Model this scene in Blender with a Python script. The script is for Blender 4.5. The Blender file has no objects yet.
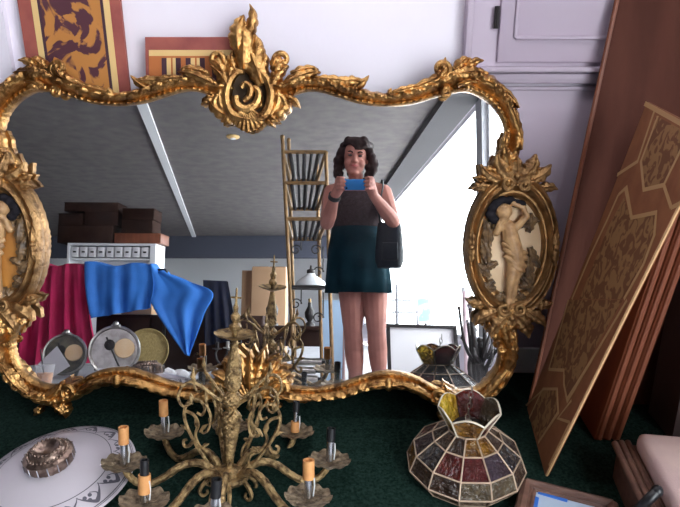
import bpy, bmesh, math, random
import numpy as np
from mathutils import Matrix, Vector
random.seed(7); RNG = np.random.default_rng(7)
SC = bpy.context.scene; COL = SC.collection
PI = math.pi; sin, cos = math.sin, math.cos
def A(*v): return np.array(v, float)
# ------------------------------------------------------------------ survey of the place
F = 620.; D = 1.7; TH = math.radians(12); H = 1.36; P = .37      # P: top of the carpeted display platform
PIT = -TH - math.atan(68.5/F); YAW = math.atan(15/F)
CAM = A(0, 0, H)
FW = A(-sin(YAW)*cos(PIT), cos(YAW)*cos(PIT), sin(PIT)); RT = A(cos(YAW), sin(YAW), 0); UP = np.cross(RT, FW)
NM = A(0, -cos(TH), sin(TH)); MO = CAM - NM*D; VM = A(0, sin(TH), cos(TH))   # mirror plane
def ray(x, y): return FW*F + RT*(x-340) + UP*(253.5-y)
def mp(x, y, w=0.):                                   # point of the mirror plane in its own (u, v)
    d = ray(x, y); t = ((MO+NM*w-CAM) @ NM)/(d @ NM); q = CAM+d*t-MO; return (q[0], q @ VM)
def ax(x, y, a, val): d = ray(x, y); return CAM + d*(val-CAM[a])/d[a]
def on(x, y, p0, nn): d = ray(x, y); return CAM + d*(((p0-CAM) @ nn)/(d @ nn))
def rf(x, y, a, val):                                 # a point of the room that is seen by way of the mirror
    d = ray(x, y); p = CAM + d*(((MO-CAM) @ NM)/(d @ NM)); d = d-2*(d @ NM)*NM; return p + d*(val-p[a])/d[a]
def rY(x, y, Y): return rf(x, y, 1, Y)
MM = Matrix(((1, 0, 0, MO[0]), (0, VM[1], NM[1], MO[1]), (0, VM[2], NM[2], MO[2]), (0, 0, 0, 1)))
# ------------------------------------------------------------------ materials
def mat(name, c, rough=.6, metal=0., c2=None, scale=8., bump=0., bscale=60., detail=4., trans=0., thr=(.35, .65), coat=0., spec=None, stretch=None, dist=0., bdist=.01):
    m = bpy.data.materials.new(name); m.use_nodes = True; nt = m.node_tree; b = nt.nodes['Principled BSDF']
    b.inputs['Base Color'].default_value = (*c, 1); b.inputs['Roughness'].default_value = rough; b.inputs['Metallic'].default_value = metal
    b.inputs['Transmission Weight'].default_value = trans; b.inputs['Coat Weight'].default_value = coat
    if spec is not None: b.inputs['Specular IOR Level'].default_value = spec
    tc = nt.nodes.new('ShaderNodeTexCoord'); src = tc.outputs['Object']
    if stretch:
        mpn = nt.nodes.new('ShaderNodeMapping'); mpn.inputs['Scale'].default_value = stretch
        nt.links.new(src, mpn.inputs['Vector']); src = mpn.outputs['Vector']
    if c2 is not None:
        n = nt.nodes.new('ShaderNodeTexNoise'); n.inputs['Scale'].default_value = scale; n.inputs['Detail'].default_value = detail; n.inputs['Distortion'].default_value = dist
        r = nt.nodes.new('ShaderNodeValToRGB'); r.color_ramp.elements[0].position = thr[0]; r.color_ramp.elements[1].position = thr[1]
        r.color_ramp.elements[0].color = (*c, 1); r.color_ramp.elements[1].color = (*c2, 1)
        nt.links.new(src, n.inputs['Vector']); nt.links.new(n.outputs['Fac'], r.inputs['Fac']); nt.links.new(r.outputs['Color'], b.inputs['Base Color'])
    if bump:
        n2 = nt.nodes.new('ShaderNodeTexNoise'); n2.inputs['Scale'].default_value = bscale; n2.inputs['Detail'].default_value = 3
        bp = nt.nodes.new('ShaderNodeBump'); bp.inputs['Strength'].default_value = bump; bp.inputs['Distance'].default_value = bdist
        nt.links.new(src, n2.inputs['Vector']); nt.links.new(n2.outputs['Fac'], bp.inputs['Height']); nt.links.new(bp.outputs['Normal'], b.inputs['Normal'])
    return m
M = {}
M['wall'] = mat('wall_paint', (.86, .80, .88), .7, c2=(.82, .75, .85), scale=2, bump=.05, bscale=40)
M['cupboard'] = mat('cupboard_paint', (.50, .41, .50), .5, c2=(.47, .38, .47), scale=3)
M['carpet'] = mat('green_carpet', (.008, .022, .017), 1., c2=(.026, .056, .044), scale=150, bump=1., bscale=400, spec=.05)
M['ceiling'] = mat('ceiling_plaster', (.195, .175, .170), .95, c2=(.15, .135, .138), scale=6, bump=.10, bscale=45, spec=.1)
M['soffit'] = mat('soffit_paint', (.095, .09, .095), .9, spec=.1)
M['header'] = mat('header_paint', (.065, .07, .10), .9)
M['white'] = mat('white_paint', (.82, .82, .84), .6)
M['grey'] = mat('grey_paint', (.42, .42, .45), .6)
M['floor'] = mat('shop_floor', (.32, .32, .35), .5, c2=(.40, .40, .42), scale=5)
M['tile'] = mat('pale_wall', (.72, .74, .76), .6)
M['pave'] = mat('pavement', (.6, .6, .58), .9)
M['gold'] = mat('antique_gilding', (.64, .36, .13), .38, 1., c2=(.18, .08, .028), scale=26, bump=.4, bscale=110, thr=(.40, .68))  # dark mottling: worn gilding, deepened to stand in for shadow in the carving
M['gold2'] = mat('dull_gilding', (.42, .24, .10), .45, .9, c2=(.19, .10, .045), scale=26, bump=.35, bscale=120, thr=(.4, .7))
M['brass'] = mat('tarnished_brass', (.50, .34, .16), .40, .85, c2=(.11, .065, .033), scale=55, bump=.6, bscale=220, thr=(.40, .66))
M['pan'] = mat('grey_brass', (.34, .26, .17), .5, .7, c2=(.12, .085, .055), scale=70, bump=.5, bscale=200, thr=(.4, .64))
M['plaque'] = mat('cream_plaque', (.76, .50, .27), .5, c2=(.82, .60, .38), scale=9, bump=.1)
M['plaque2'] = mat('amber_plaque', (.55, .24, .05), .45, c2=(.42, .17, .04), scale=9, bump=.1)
M['flesh_plaster'] = mat('ochre_plaster', (.60, .36, .17), .45, c2=(.34, .18, .08), scale=45, bump=.2)
M['foliage'] = mat('dark_plaster_foliage', (.075, .045, .028), .4, c2=(.22, .13, .06), scale=60, bump=.3)
M['dark_hair'] = mat('dark_plaster_hair', (.012, .010, .014), .8, spec=.2)
M['backing'] = mat('mirror_backing', (.10, .06, .035), .9)
M['tan'] = mat('tan_card_sleeve', (.72, .34, .12), .6, c2=(.62, .27, .09), scale=60)
M['silver'] = mat('socket_steel', (.62, .64, .68), .22, 1.)
M['black'] = mat('black_bakelite', (.012, .012, .014), .35)
M['whitetube'] = mat('white_tube', (.75, .75, .74), .4)
M['frost'] = mat('frosted_glass', (.66, .60, .66), .3, c2=(.60, .55, .60), scale=6, coat=.2)
M['etch'] = mat('etched_scrolls', (.11, .10, .13), .5)
M['bead'] = mat('beaded_metal', (.36, .26, .21), .3, .9, c2=(.16, .11, .09), scale=60, bump=.3)
M['came'] = mat('lead_came', (.55, .40, .29), .45, .4)
M['camepale'] = mat('pale_came', (.74, .66, .52), .4, .2)
def hglass(n, c, c2, sc=70): return mat(n, c, .13, 0., c2=c2, scale=30, bump=1., bscale=sc, trans=.45, spec=.6, bdist=.02)
M['g_brown'] = hglass('brown_glass', (.035, .016, .010), (.07, .032, .018))
M['g_amber'] = hglass('amber_glass', (.40, .18, .02), (.12, .04, .012))
M['g_yellow'] = hglass('yellow_glass', (.85, .56, .05), (.70, .38, .03))
M['g_red'] = hglass('dark_red_glass', (.16, .008, .006), (.06, .004, .003))
M['g_wine'] = hglass('wine_glass', (.11, .006, .010), (.17, .03, .03), 130)
M['g_lav'] = hglass('lavender_glass', (.11, .075, .11), (.05, .02, .03), 130)
M['g_slate'] = hglass('slate_glass', (.020, .017, .024), (.035, .026, .032))
M['g_clear'] = hglass('ripple_glass', (.20, .15, .085), (.05, .025, .012), 60)
M['boardwood'] = mat('dark_board', (.105, .038, .026), .85, c2=(.08, .028, .020), scale=5, stretch=(3, 3, .6), bump=.1, spec=.15)
M['redwood'] = mat('red_brown_wood', (.25, .075, .034), .5, c2=(.18, .052, .024), scale=6, stretch=(4, 4, .5))
M['rug'] = mat('panel_ground', (.29, .11, .047), .7, c2=(.23, .085, .037), scale=20, spec=.2)
M['rugfield'] = mat('panel_field', (.17, .068, .030), .7, c2=(.31, .16, .065), scale=34, thr=(.47, .53), detail=1.5, spec=.2, dist=1.2)
M['rugline'] = mat('panel_gold_line', (.47, .27, .11), .6)
M['rugedge'] = mat('panel_edge', (.66, .40, .20), .5)
M['tap_red'] = mat('brick_red_marbled_border', (.38, .10, .075), .6, c2=(.27, .06, .055), scale=14)
M['tap_cream'] = mat('cream_stripe', (.78, .52, .22), .6)
M['tap_field'] = mat('figured_field', (.50, .20, .045), .7, c2=(.085, .022, .035), scale=11, thr=(.50, .54), detail=4., dist=1.6)
M['tap_orange'] = mat('orange_field', (.50, .15, .04), .7)
M['tap_dark'] = mat('dark_field', (.06, .02, .035), .7)
M['darkwood'] = mat('dark_brown_side', (.085, .055, .050), .6, c2=(.065, .042, .04), scale=4)
M['ivory'] = mat('ivory_paint', (.62, .58, .55), .6)
M['velvet'] = mat('cream_velvet', (.70, .52, .47), .85, c2=(.62, .44, .42), scale=12, bump=.1, bscale=200)
M['walnut'] = mat('walnut_moulding', (.20, .105, .075), .4, c2=(.12, .06, .045), scale=7, stretch=(1, 6, 6))
M['pane'] = mat('pale_blue_sheet', (.50, .60, .74), .25)
M['tape'] = mat('blue_tape', (.035, .17, .62), .5)
M['skin'] = mat('skin', (.45, .195, .15), .55, c2=(.38, .16, .125), scale=14, spec=.3)
M['lips'] = mat('lips', (.38, .08, .08), .5)
M['eye'] = mat('eye', (.05, .03, .03), .3)
M['hair'] = mat('brown_hair', (.016, .007, .008), .6, c2=(.032, .015, .013), scale=40, bump=.6, bscale=60, stretch=(1, 1, .3), spec=.2)
M['top'] = mat('taupe_knit', (.034, .022, .025), .9, c2=(.055, .038, .040), scale=70, bump=.3, spec=.1)
M['skirt'] = mat('teal_cotton', (.005, .021, .030), .9, c2=(.009, .034, .046), scale=9, spec=.1)
M['bag'] = mat('black_leather', (.006, .009, .015), .4, bump=.1, spec=.3)
M['phone'] = mat('blue_case', (.02, .20, .52), .4)
M['lens'] = mat('lens', (.01, .01, .01), .1)
M['red'] = mat('crimson_cloth', (.55, .012, .10), .85, c2=(.43, .008, .07), scale=5)
M['blue'] = mat('blue_quilt', (.045, .25, .80), .7, c2=(.03, .19, .66), scale=5, bump=.3, bscale=10)
M['navy'] = mat('navy_cloth', (.012, .013, .028), .9)
M['box'] = mat('brown_box', (.045, .022, .016), .8, c2=(.03, .014, .011), scale=4, spec=.1)
M['card'] = mat('cardboard', (.46, .28, .16), .8, c2=(.42, .25, .14), scale=3)
M['rackm'] = mat('rack_gilt_iron', (.26, .15, .06), .5, .5, c2=(.16, .09, .04), scale=20)
M['iron'] = mat('dark_iron', (.035, .03, .03), .5, .5)
M['paper'] = mat('white_paper', (.80, .78, .80), .7)
M['pink'] = mat('pale_pink_card', (.76, .58, .62), .7)
M['aqua'] = mat('aqua_print', (.42, .72, .72), .6, c2=(.75, .80, .75), scale=14, thr=(.48, .55))
M['basket'] = mat('straw', (.48, .36, .14), .8, c2=(.36, .26, .10), scale=60, bump=.4)
M['drink'] = mat('milky_tea', (.66, .27, .07), .4)
M['steelplate'] = mat('worn_silver_plate', (.55, .53, .50), .3, 1., c2=(.36, .34, .31), scale=20)
M['dialface'] = mat('dark_dial', (.05, .045, .04), .4, c2=(.16, .14, .09), scale=16)
M['denim'] = mat('pale_blue_board', (.34, .46, .62), .6)
M['milk'] = mat('milk_glass', (.78, .80, .82), .25)
def mirror_mat():
    m = bpy.data.materials.new('silvered_glass'); m.use_nodes = True; nt = m.node_tree; nt.nodes.clear()
    o = nt.nodes.new('ShaderNodeOutputMaterial'); g = nt.nodes.new('ShaderNodeBsdfGlossy'); g.inputs['Roughness'].default_value = 0
    g.inputs['Color'].default_value = (.90, .91, .92, 1)
    d = nt.nodes.new('ShaderNodeBsdfDiffuse'); d.inputs['Color'].default_value = (.75, .76, .82, 1)
    mx = nt.nodes.new('ShaderNodeMixShader'); tc = nt.nodes.new('ShaderNodeTexCoord')
    n = nt.nodes.new('ShaderNodeTexNoise'); n.inputs['Scale'].default_value = 5; n.inputs['Detail'].default_value = 6
    r = nt.nodes.new('ShaderNodeMapRange'); r.inputs['From Min'].default_value = .45; r.inputs['From Max'].default_value = .8; r.inputs['To Min'].default_value = 0; r.inputs['To Max'].default_value = .016
    sx = nt.nodes.new('ShaderNodeSeparateXYZ'); r2 = nt.nodes.new('ShaderNodeMapRange')      # dust lying along the lower rim
    r2.inputs['From Min'].default_value = -.60; r2.inputs['From Max'].default_value = -.50; r2.inputs['To Min'].default_value = .07; r2.inputs['To Max'].default_value = 0
    ad = nt.nodes.new('ShaderNodeMath'); ad.operation = 'ADD'; ad.use_clamp = True; L = nt.links.new
    L(tc.outputs['Object'], n.inputs['Vector']); L(n.outputs['Fac'], r.inputs['Value']); L(tc.outputs['Object'], sx.inputs[0]); L(sx.outputs['Y'], r2.inputs['Value'])
    L(r.outputs[0], ad.inputs[0]); L(r2.outputs[0], ad.inputs[1]); L(ad.outputs[0], mx.inputs['Fac']); L(g.outputs[0], mx.inputs[1]); L(d.outputs[0], mx.inputs[2]); L(mx.outputs[0], o.inputs['Surface'])
    return m
M['mirror'] = mirror_mat()
def pane_mat():
    m = bpy.data.materials.new('window_glass'); m.use_nodes = True; nt = m.node_tree; nt.nodes.clear()
    o = nt.nodes.new('ShaderNodeOutputMaterial'); t = nt.nodes.new('ShaderNodeBsdfTransparent'); t.inputs['Color'].default_value = (.95, .97, .97, 1)
    g = nt.nodes.new('ShaderNodeBsdfGlossy'); g.inputs['Roughness'].default_value = .02; mx = nt.nodes.new('ShaderNodeMixShader'); mx.inputs['Fac'].default_value = .05
    nt.links.new(t.outputs[0], mx.inputs[1]); nt.links.new(g.outputs[0], mx.inputs[2]); nt.links.new(mx.outputs[0], o.inputs['Surface'])
    return m
M['winglass'] = pane_mat()
def cup_mat():
    m = bpy.data.materials.new('thin_clear_plastic'); m.use_nodes = True; nt = m.node_tree; b = nt.nodes['Principled BSDF']; b.inputs['Base Color'].default_value = (.9, .9, .92, 1); b.inputs['Roughness'].default_value = .2; b.inputs['Alpha'].default_value = .14
    return m
M['cupclear'] = cup_mat()
def emit(name, c, s):
    m = bpy.data.materials.new(name); m.use_nodes = True; b = m.node_tree.nodes['Principled BSDF']
    b.inputs['Emission Color'].default_value = (*c, 1); b.inputs['Emission Strength'].default_value = s; return m
M['tube'] = emit('added_lamp_glow', (.97, .97, 1), 8)  # glow of the added ceiling lamps
# ------------------------------------------------------------------ mesh helper
WM = {}
def wmat(o): return WM.get(o.name, Matrix.Identity(4))
class MB:
    def __init__(s): s.bm = bmesh.new()
    def quadgrid(s, pts, closed_u=False, closed_v=False):        # pts[i][j]
        b = s.bm; V = [[b.verts.new(p) for p in row] for row in pts]; n, k = len(V), len(V[0])
        for i in range(n if closed_u else n-1):
            for j in range(k if closed_v else k-1):
                try: b.faces.new((V[i][j], V[(i+1) % n][j], V[(i+1) % n][(j+1) % k], V[i][(j+1) % k]))
                except ValueError: pass
        return V
    def poly(s, pts):
        return s.bm.faces.new([s.bm.verts.new(p) for p in pts])
    def box(s, c, size, R=None, bev=0.):
        r = bmesh.ops.create_cube(s.bm, size=1); vs = r['verts']
        for v in vs:
            q = Vector((v.co.x*size[0], v.co.y*size[1], v.co.z*size[2]))
            if R is not None: q = R @ q
            v.co = q+Vector(c)
        if bev:
            es = list({e for v in vs for e in v.link_edges}); bmesh.ops.bevel(s.bm, geom=es, offset=bev, segments=2, affect='EDGES', profile=.5)
        return s
    def hexa(s, p):                                              # eight corners: 0-3 bottom ring, 4-7 top ring
        v = [s.bm.verts.new(q) for q in p]
        for f in ((3, 2, 1, 0), (4, 5, 6, 7), (0, 1, 5, 4), (1, 2, 6, 5), (2, 3, 7, 6), (3, 0, 4, 7)): s.bm.faces.new([v[i] for i in f])
        return s
    def slab(s, pts, nrm, th):                                   # a planar outline given its real thickness
        nrm = np.array(nrm, float); nrm = nrm/np.linalg.norm(nrm)
        a = [s.bm.verts.new(p) for p in pts]; b = [s.bm.verts.new(np.array(p)-nrm*th) for p in pts]; n = len(a)
        s.bm.faces.new(a); s.bm.faces.new(b[::-1])
        for i in range(n): s.bm.faces.new((a[i], b[i], b[(i+1) % n], a[(i+1) % n]))
        return s
    def tube(s, pts, r, seg=8, caps=True, flat=1., up=None):
        pts = [np.array(p, float) for p in pts]; n = len(pts); rs = [r]*n if np.isscalar(r) else list(r)
        T = [pts[min(i+1, n-1)]-pts[max(i-1, 0)] for i in range(n)]; T = [t/(np.linalg.norm(t)+1e-12) for t in T]
        a = A(0, 0, 1) if up is None else np.array(up, float)
        if abs(a @ T[0]) > .95: a = A(1, 0, 0)
        x = a-T[0]*(a @ T[0]); x /= np.linalg.norm(x); rows = []
        for i in range(n):
            x = x-T[i]*(x @ T[i]); x /= np.linalg.norm(x)+1e-12; y = np.cross(T[i], x)
            rows.append([pts[i]+rs[i]*(x*cos(2*PI*j/seg)*flat+y*sin(2*PI*j/seg)) for j in range(seg)])
        V = s.quadgrid(rows, closed_v=True)
        if caps:
            for row in (V[0], V[-1]):
                try: s.bm.faces.new(row)
                except ValueError: pass
        return s
    def lathe(s, prof, seg=24, mx=None, rfn=None):               # prof: (r, z)
        mx = mx or Matrix.Identity(4); rows = []
        for (r, z) in prof:
            row = []
            for j in range(seg):
                t = 2*PI*j/seg; rr = max(r, 1e-4)
                if rfn: rr, z2 = rfn(rr, z, t)
                else: z2 = z
                row.append(mx @ Vector((rr*cos(t), rr*sin(t), z2)))
            rows.append(row)
        V = s.quadgrid(rows, closed_v=True)
        for row in (V[0], V[-1]):
            try: s.bm.faces.new(row)
            except ValueError: pass
        return s
    def ball(s, c, r, sub=2, scale=(1, 1, 1), R=None):
        g = bmesh.ops.create_icosphere(s.bm, subdivisions=sub, radius=r)
        for v in g['verts']:
            q = Vector((v.co.x*scale[0], v.co.y*scale[1], v.co.z*scale[2]))
            if R is not None: q = R @ q
            v.co = q+Vector(c)
        return s
    def build(s, name, m, parent=None, smooth=True, local=False, mods=None):
        bm = s.bm
        if not local and parent is not None: bmesh.ops.transform(bm, matrix=wmat(parent).inverted(), verts=bm.verts)
        bmesh.ops.recalc_face_normals(bm, faces=bm.faces)
        me = bpy.data.meshes.new(name); bm.to_mesh(me); bm.free()
        if smooth:
            me.polygons.foreach_set('use_smooth', [True]*len(me.polygons)); me.set_sharp_from_angle(angle=math.radians(42))
        if m is not None: me.materials.append(M[m] if isinstance(m, str) else m)
        o = bpy.data.objects.new(name, me); COL.objects.link(o)
        if parent is not None: o.parent = parent; WM[o.name] = wmat(parent)
        return o
def tag(o, label=None, cat=None, group=None, kind=None):
    if label: o['label'] = label
    if cat: o['category'] = cat
    if group: o['group'] = group
    if kind: o['kind'] = kind
    return o
def thing(name, label, cat, loc=(0, 0, 0), mx=None, group=None):
    o = bpy.data.objects.new(name, None); COL.objects.link(o); o.empty_display_size = .05
    mx = mx if mx is not None else Matrix.Translation(Vector(loc)); o.matrix_world = mx; WM[o.name] = mx.copy()
    return tag(o, label, cat, group)
def struct(o): o['kind'] = 'structure'; return o
def spline(pts, n):                                              # Catmull-Rom through the points
    pts = [np.array(p, float) for p in pts]; k = len(pts)-1; out = []
    for q in range(n+1):
        t = q/n*k; i = min(int(t), k-1); f = t-i
        p0, p1, p2, p3 = pts[max(i-1, 0)], pts[i], pts[i+1], pts[min(i+2, k)]
        out.append(.5*((2*p1)+(-p0+p2)*f+(2*p0-5*p1+4*p2-p3)*f*f+(-p0+3*p1-3*p2+p3)*f**3))
    return out
def frame_mx(o, z, x=None):                                      # a matrix at o whose z axis points along z
    z = Vector(z).normalized(); x = Vector(x if x is not None else (1, 0, 0)); x = (x-z*x.dot(z)).normalized(); y = z.cross(x)
    return Matrix(((x.x, y.x, z.x, o[0]), (x.y, y.y, z.y, o[1]), (x.z, y.z, z.z, o[2]), (0, 0, 0, 1)))

# ================================================================== THE SETTING
CZ = 2.66
def wx(y, off=0.): return 1.306+.0913*y+off                       # the window side of the shop runs slightly askew
EW = A(.0913, 1, 0)/math.hypot(.0913, 1); NW = A(EW[1], -EW[0], 0)   # along / out through the window wall
# display platform with the carpet, shop floor, ceiling
b = MB(); b.box((-.35, 1.46, P-.03), (3.4, .70, .06), bev=.008); o = struct(b.build('floor', 'carpet')); o.name = 'floor_platform'
b = MB(); b.box((-.35, 1.47, (P-.06)/2-.001), (3.36, .66, P-.062)); o = struct(b.build('trim_1', 'cupboard'))
o.name = 'trim_platform'
b = MB(); b.hexa([(-13, -18, -.1), (-.5, -18, -.1), (1.6, 1.95, -.1), (-13, 1.95, -.1), (-13, -18, 0), (-.5, -18, 0), (1.6, 1.95, 0), (-13, 1.95, 0)])
struct(b.build('floor', 'floor', smooth=False))
b = MB(); b.hexa([(-13, -18, CZ), (-.2, -18, CZ), (1.6, 1.95, CZ), (-13, 1.95, CZ), (-13, -18, CZ+.1), (-.2, -18, CZ+.1), (1.6, 1.95, CZ+.1), (-13, 1.95, CZ+.1)])
struct(b.build('ceiling', 'ceiling', smooth=False))
b = MB(); b.box((-5.7, 1.875, CZ/2), (14.6, .15, CZ)); struct(b.build('wall_front', 'wall', smooth=False))
fl, fr = A(-13, -17.69, 0), A(-.1, -16.66, 0)
b = MB(); b.hexa([fl, fr, fr+A(0, -.15, 0), fl+A(0, -.15, 0), fl+A(0, 0, CZ), fr+A(0, 0, CZ), fr+A(0, -.15, CZ), fl+A(0, -.15, CZ)])
struct(b.build('wall_back', 'tile', smooth=False))
b = MB(); b.box((-12.95, -7.9, CZ/2), (.15, 19.8, CZ)); struct(b.build('wall_left', 'tile', smooth=False))
# dark header across the far end, added lamps hidden behind it light the wall
hl, hr = A(-12.8, -13.2, 0), A(.1, -12.2, 0); hz = rY(200, 258, -12.6)[2]
b = MB(); b.hexa([hl+A(0, 0, hz), hr+A(0, 0, hz), hr+A(0, -.2, hz), hl+A(0, -.2, hz), hl+A(0, 0, CZ), hr+A(0, 0, CZ), hr+A(0, -.2, CZ), hl+A(0, -.2, CZ)])
struct(b.build('trim_header', 'header', smooth=False))
for k, x in enumerate((-9.6, -6.6, -3.6, -1.2)):
    t = thing('added_strip_lamp', 'added white strip lamp hidden behind the dark header, lighting the far wall', 'lamp', (x, -15, CZ), group='strip lamps added behind the header')
    b = MB(); b.box((x, -15, CZ-.03), (1.3, .16, .06), bev=.005); b.build('lamp_body', 'white', t)
    b = MB(); b.tube([(x-.6, -15, CZ-.085), (x+.6, -15, CZ-.085)], .025); b.build('lamp_tube', 'tube', t)
t = thing('added_ceiling_lamp', 'added unseen strip lamp above the green display platform, brightening the upper wall', 'lamp', (-.1, 1.15, CZ))  # unseen lamp, added to brighten the wall above the mirror
b = MB(); b.box((-.1, 1.15, CZ-.03), (1.5, .16, .06), bev=.005); b.build('lamp_body', 'white', t)
for y in (1.10, 1.20): b = MB(); b.tube([(-.8, y, CZ-.085), (.6, y, CZ-.085)], .02); b.build('lamp_tube', 'tube', t)
# window wall
def wpt(y, z, off): q = A(wx(y), y, 0)+NW*off; return A(q[0], q[1], z)
def wbox(bm, y0, y1, z0, z1, o0, o1):
    bm.hexa([wpt(y0, z0, o0), wpt(y1, z0, o0), wpt(y1, z0, o1), wpt(y0, z0, o1), wpt(y0, z1, o0), wpt(y1, z1, o0), wpt(y1, z1, o1), wpt(y0, z1, o1)])
SILL, HEAD = .42, CZ-.04
wins = [(.20, -1.98), (-2.16, -11.9)]
b = MB(); wbox(b, 1.95, -17.2, 0, SILL, 0, .14); wbox(b, 1.95, -17.2, HEAD, CZ, 0, .14); wbox(b, 1.95, wins[0][0], SILL, HEAD, 0, .14); wbox(b, wins[-1][1], -17.2, SILL, HEAD, 0, .14)
struct(b.build('wall_right', 'wall', smooth=False))
for k, (y0, y1) in enumerate(wins):
    b = MB()
    if k: wbox(b, wins[k-1][1], y0, SILL, HEAD, -.02, .12); struct(b.build('trim_%d' % (k+1), 'grey', smooth=False))
    b = MB(); wbox(b, y0, y0-.05, SILL, HEAD, .03, .10); wbox(b, y1+.05, y1, SILL, HEAD, .03, .10)
    wbox(b, y0-.05, y1+.05, SILL, SILL+.05, .03, .10); wbox(b, y0-.05, y1+.05, HEAD-.05, HEAD, .03, .10)
    w = struct(b.build('window_%d' % (k+1), 'white', smooth=False))
    b = MB(); wbox(b, y0-.05, y1+.05, SILL+.05, HEAD-.05, .06, .066); b.build('window_pane', 'winglass', w, smooth=False)
    ld = bpy.data.lights.new('window_portal', 'AREA'); ld.shape = 'RECTANGLE'; ld.size = abs(y1-y0); ld.size_y = HEAD-SILL; ld.cycles.is_portal = True
    lo = bpy.data.objects.new('window_portal', ld); COL.objects.link(lo); c = wpt((y0+y1)/2, (SILL+HEAD)/2, .16)
    lo.matrix_world = frame_mx(c, NW, EW)                          # lamp looks along -z: into the shop
b = MB()
c0, c1, c2, c3 = rf(476, 103, 2, CZ-.08), rf(400, 193, 2, CZ-.08), rf(400, 165, 2, CZ-.08), rf(445, 103, 2, CZ-.08)
d01 = (c1-c0)/np.linalg.norm(c1-c0)
def ext(p, s): return p+d01*s
wd = .30
q0, q1 = c0-d01*2.3, c0+d01*9.5; nn = A(-d01[1], d01[0], 0); nn = nn if nn[0] < 0 else -nn
b.hexa([q0, q1, q1+nn*wd, q0+nn*wd]+[p+A(0, 0, .08) for p in (q0, q1, q1+nn*wd, q0+nn*wd)]); struct(b.build('trim_soffit', 'soffit', smooth=False))
# white batten across the ceiling and a smoke detector
e0, e1 = rf(140, 100, 2, CZ-.03), rf(201, 255, 2, CZ-.03); dd = (e1-e0)/np.linalg.norm(e1-e0); sd = A(-dd[1], dd[0], 0)*.05
e0 = e0-dd*1.0; e1 = e0+dd*12.6
b = MB(); b.hexa([e0-sd, e1-sd, e1+sd, e0+sd]+[p+A(0, 0, .03) for p in (e0-sd, e1-sd, e1+sd, e0+sd)]); struct(b.build('trim_batten', 'white', smooth=False))
p = rf(233, 138, 2, CZ-.02)
t = thing('smoke_detector', 'small round white smoke detector on the grey ceiling', 'smoke detector', (p[0], p[1], CZ))
b = MB(); b.lathe([(.075, 0), (.075, -.012), (.06, -.022), (0.001, -.026)], 20, Matrix.Translation((p[0], p[1], CZ))); b.build('detector_body', 'tap_cream', t)
b = MB(); b.lathe([(.03, -.02), (.03, -.034), (.001, -.036)], 16, Matrix.Translation((p[0], p[1], CZ))); b.build('detector_cap', 'white', t)
# pavement outside
b = MB(); b.box((21.2, -8, -.2), (39, 60, .1)); struct(b.build('ground', 'pave', smooth=False))
# wall behind the mirror: casing at the left
def wl(x, y, off=0.): return ax(x, y, 1, 1.8-off)
b = MB(); b.box((wl(4, 40)[0], 1.79, 1.5), (.04, .02, 2.24)); b.box((wl(-3, 40)[0]-.02, 1.785, 1.5), (.03, .03, 2.24)); struct(b.build('trim_casing', 'wall', smooth=False))
b = MB(); b.box((-.4, 1.791, P+.045), (3.6, .018, .09), bev=.004); struct(b.build('baseboard_front', 'white', smooth=False))

# ================================================================== WALL CUPBOARD
xa = wl(466, 40)[0]; zb = wl(540, 78)[2]; xb = 1.42
t = thing('wall_cupboard', 'lilac painted wall cupboard with moulded ledge above right corner of gilt mirror', 'cupboard', (xa, 1.8, zb))
b = MB(); b.box(((xa+xb)/2, 1.79, zb+.6), (xb-xa, .02, 1.2)); b.build('carcass', 'cupboard', t, smooth=False)
b = MB(); b.box((xa, 1.775, zb+.6), (.018, .05, 1.2), bev=.003); b.build('side_strip', 'cupboard', t)
zd0, xd = wl(540, 62)[2], wl(494, 20)[0]
b = MB(); b.box(((xd+xb)/2, 1.775, zd0+.55), (xb-xd-.02, .016, 1.1), bev=.003)
dr = b.build('door', 'cupboard', t)
b = MB(); zp = wl(540, 38)[2]; xp = wl(512, 38)[0]; b.box(((xp+xb)/2, 1.765, zp), (xb-xp, .012, .010), bev=.003); b.box((xp, 1.765, zp+.5), (.010, .012, 1.0), bev=.003); b.build('panel_moulding', 'cupboard', dr)
b = MB(); zh = wl(494, 18)[2]; b.tube([(xd, 1.762, zh-.028), (xd, 1.762, zh+.028)], .0055); b.box((xd, 1.768, zh), (.014, .004, .056)); b.build('hinge', 'iron', dr)
b = MB()
for (yp, dep, hh) in ((69, .05, .014), (78, .035, .026), (88, .02, .012)):
    b.box(((xa+xb)/2, 1.8-dep/2, wl(540, yp)[2]), (xb-xa+.02, dep, hh), bev=.003)
b.build('ledge', 'cupboard', t)
b = MB(); b.box(((xa+xb)/2, 1.7925, (zb-.03+P+.09)/2), (xb-xa, .014, zb-.03-P-.09)); struct(b.build('trim_wainscot', 'cupboard', smooth=False))

# ================================================================== FIGURED PANELS BEHIND THE MIRROR
def lean_panel(name, label, cat, tl, tr, btm, y_top, y_bot):
    """a flat panel leaning on the wall, its plane running from y_top at z=1.8 to y_bot at the carpet"""
    p0 = A(0, y_bot, P); pd = A(0, y_top-y_bot, 1.8-P); nn = np.cross(A(1, 0, 0), pd); nn /= np.linalg.norm(nn)
    if nn[1] > 0: nn = -nn
    return p0, nn
p0, nn = lean_panel('', '', '', 0, 0, 0, 1.785, 1.725)
def figured(name, label, strips, foot, side):
    t = thing(name, label, 'decorative panel', tuple(foot))
    for (nm, m, px, lift) in strips:
        pts = [on(x, y, p0, nn)+nn*lift for x, y in px]
        b = MB(); b.slab(pts, nn, .012 if lift == 0 else .0025); b.build(nm, m, t, smooth=False)
    return t
def Lp(y): return 17+.155*y, 120+.105*y                           # left and right edge of the tall panel at image height y
def strip(f0, f1, y0, y1):
    r = []
    for f, y in ((f0, y0), (f0, y1), (f1, y1), (f1, y0)):
        a, c = Lp(y); r.append((a+(c-a)*f, y))
    return r
yb = 392
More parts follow.
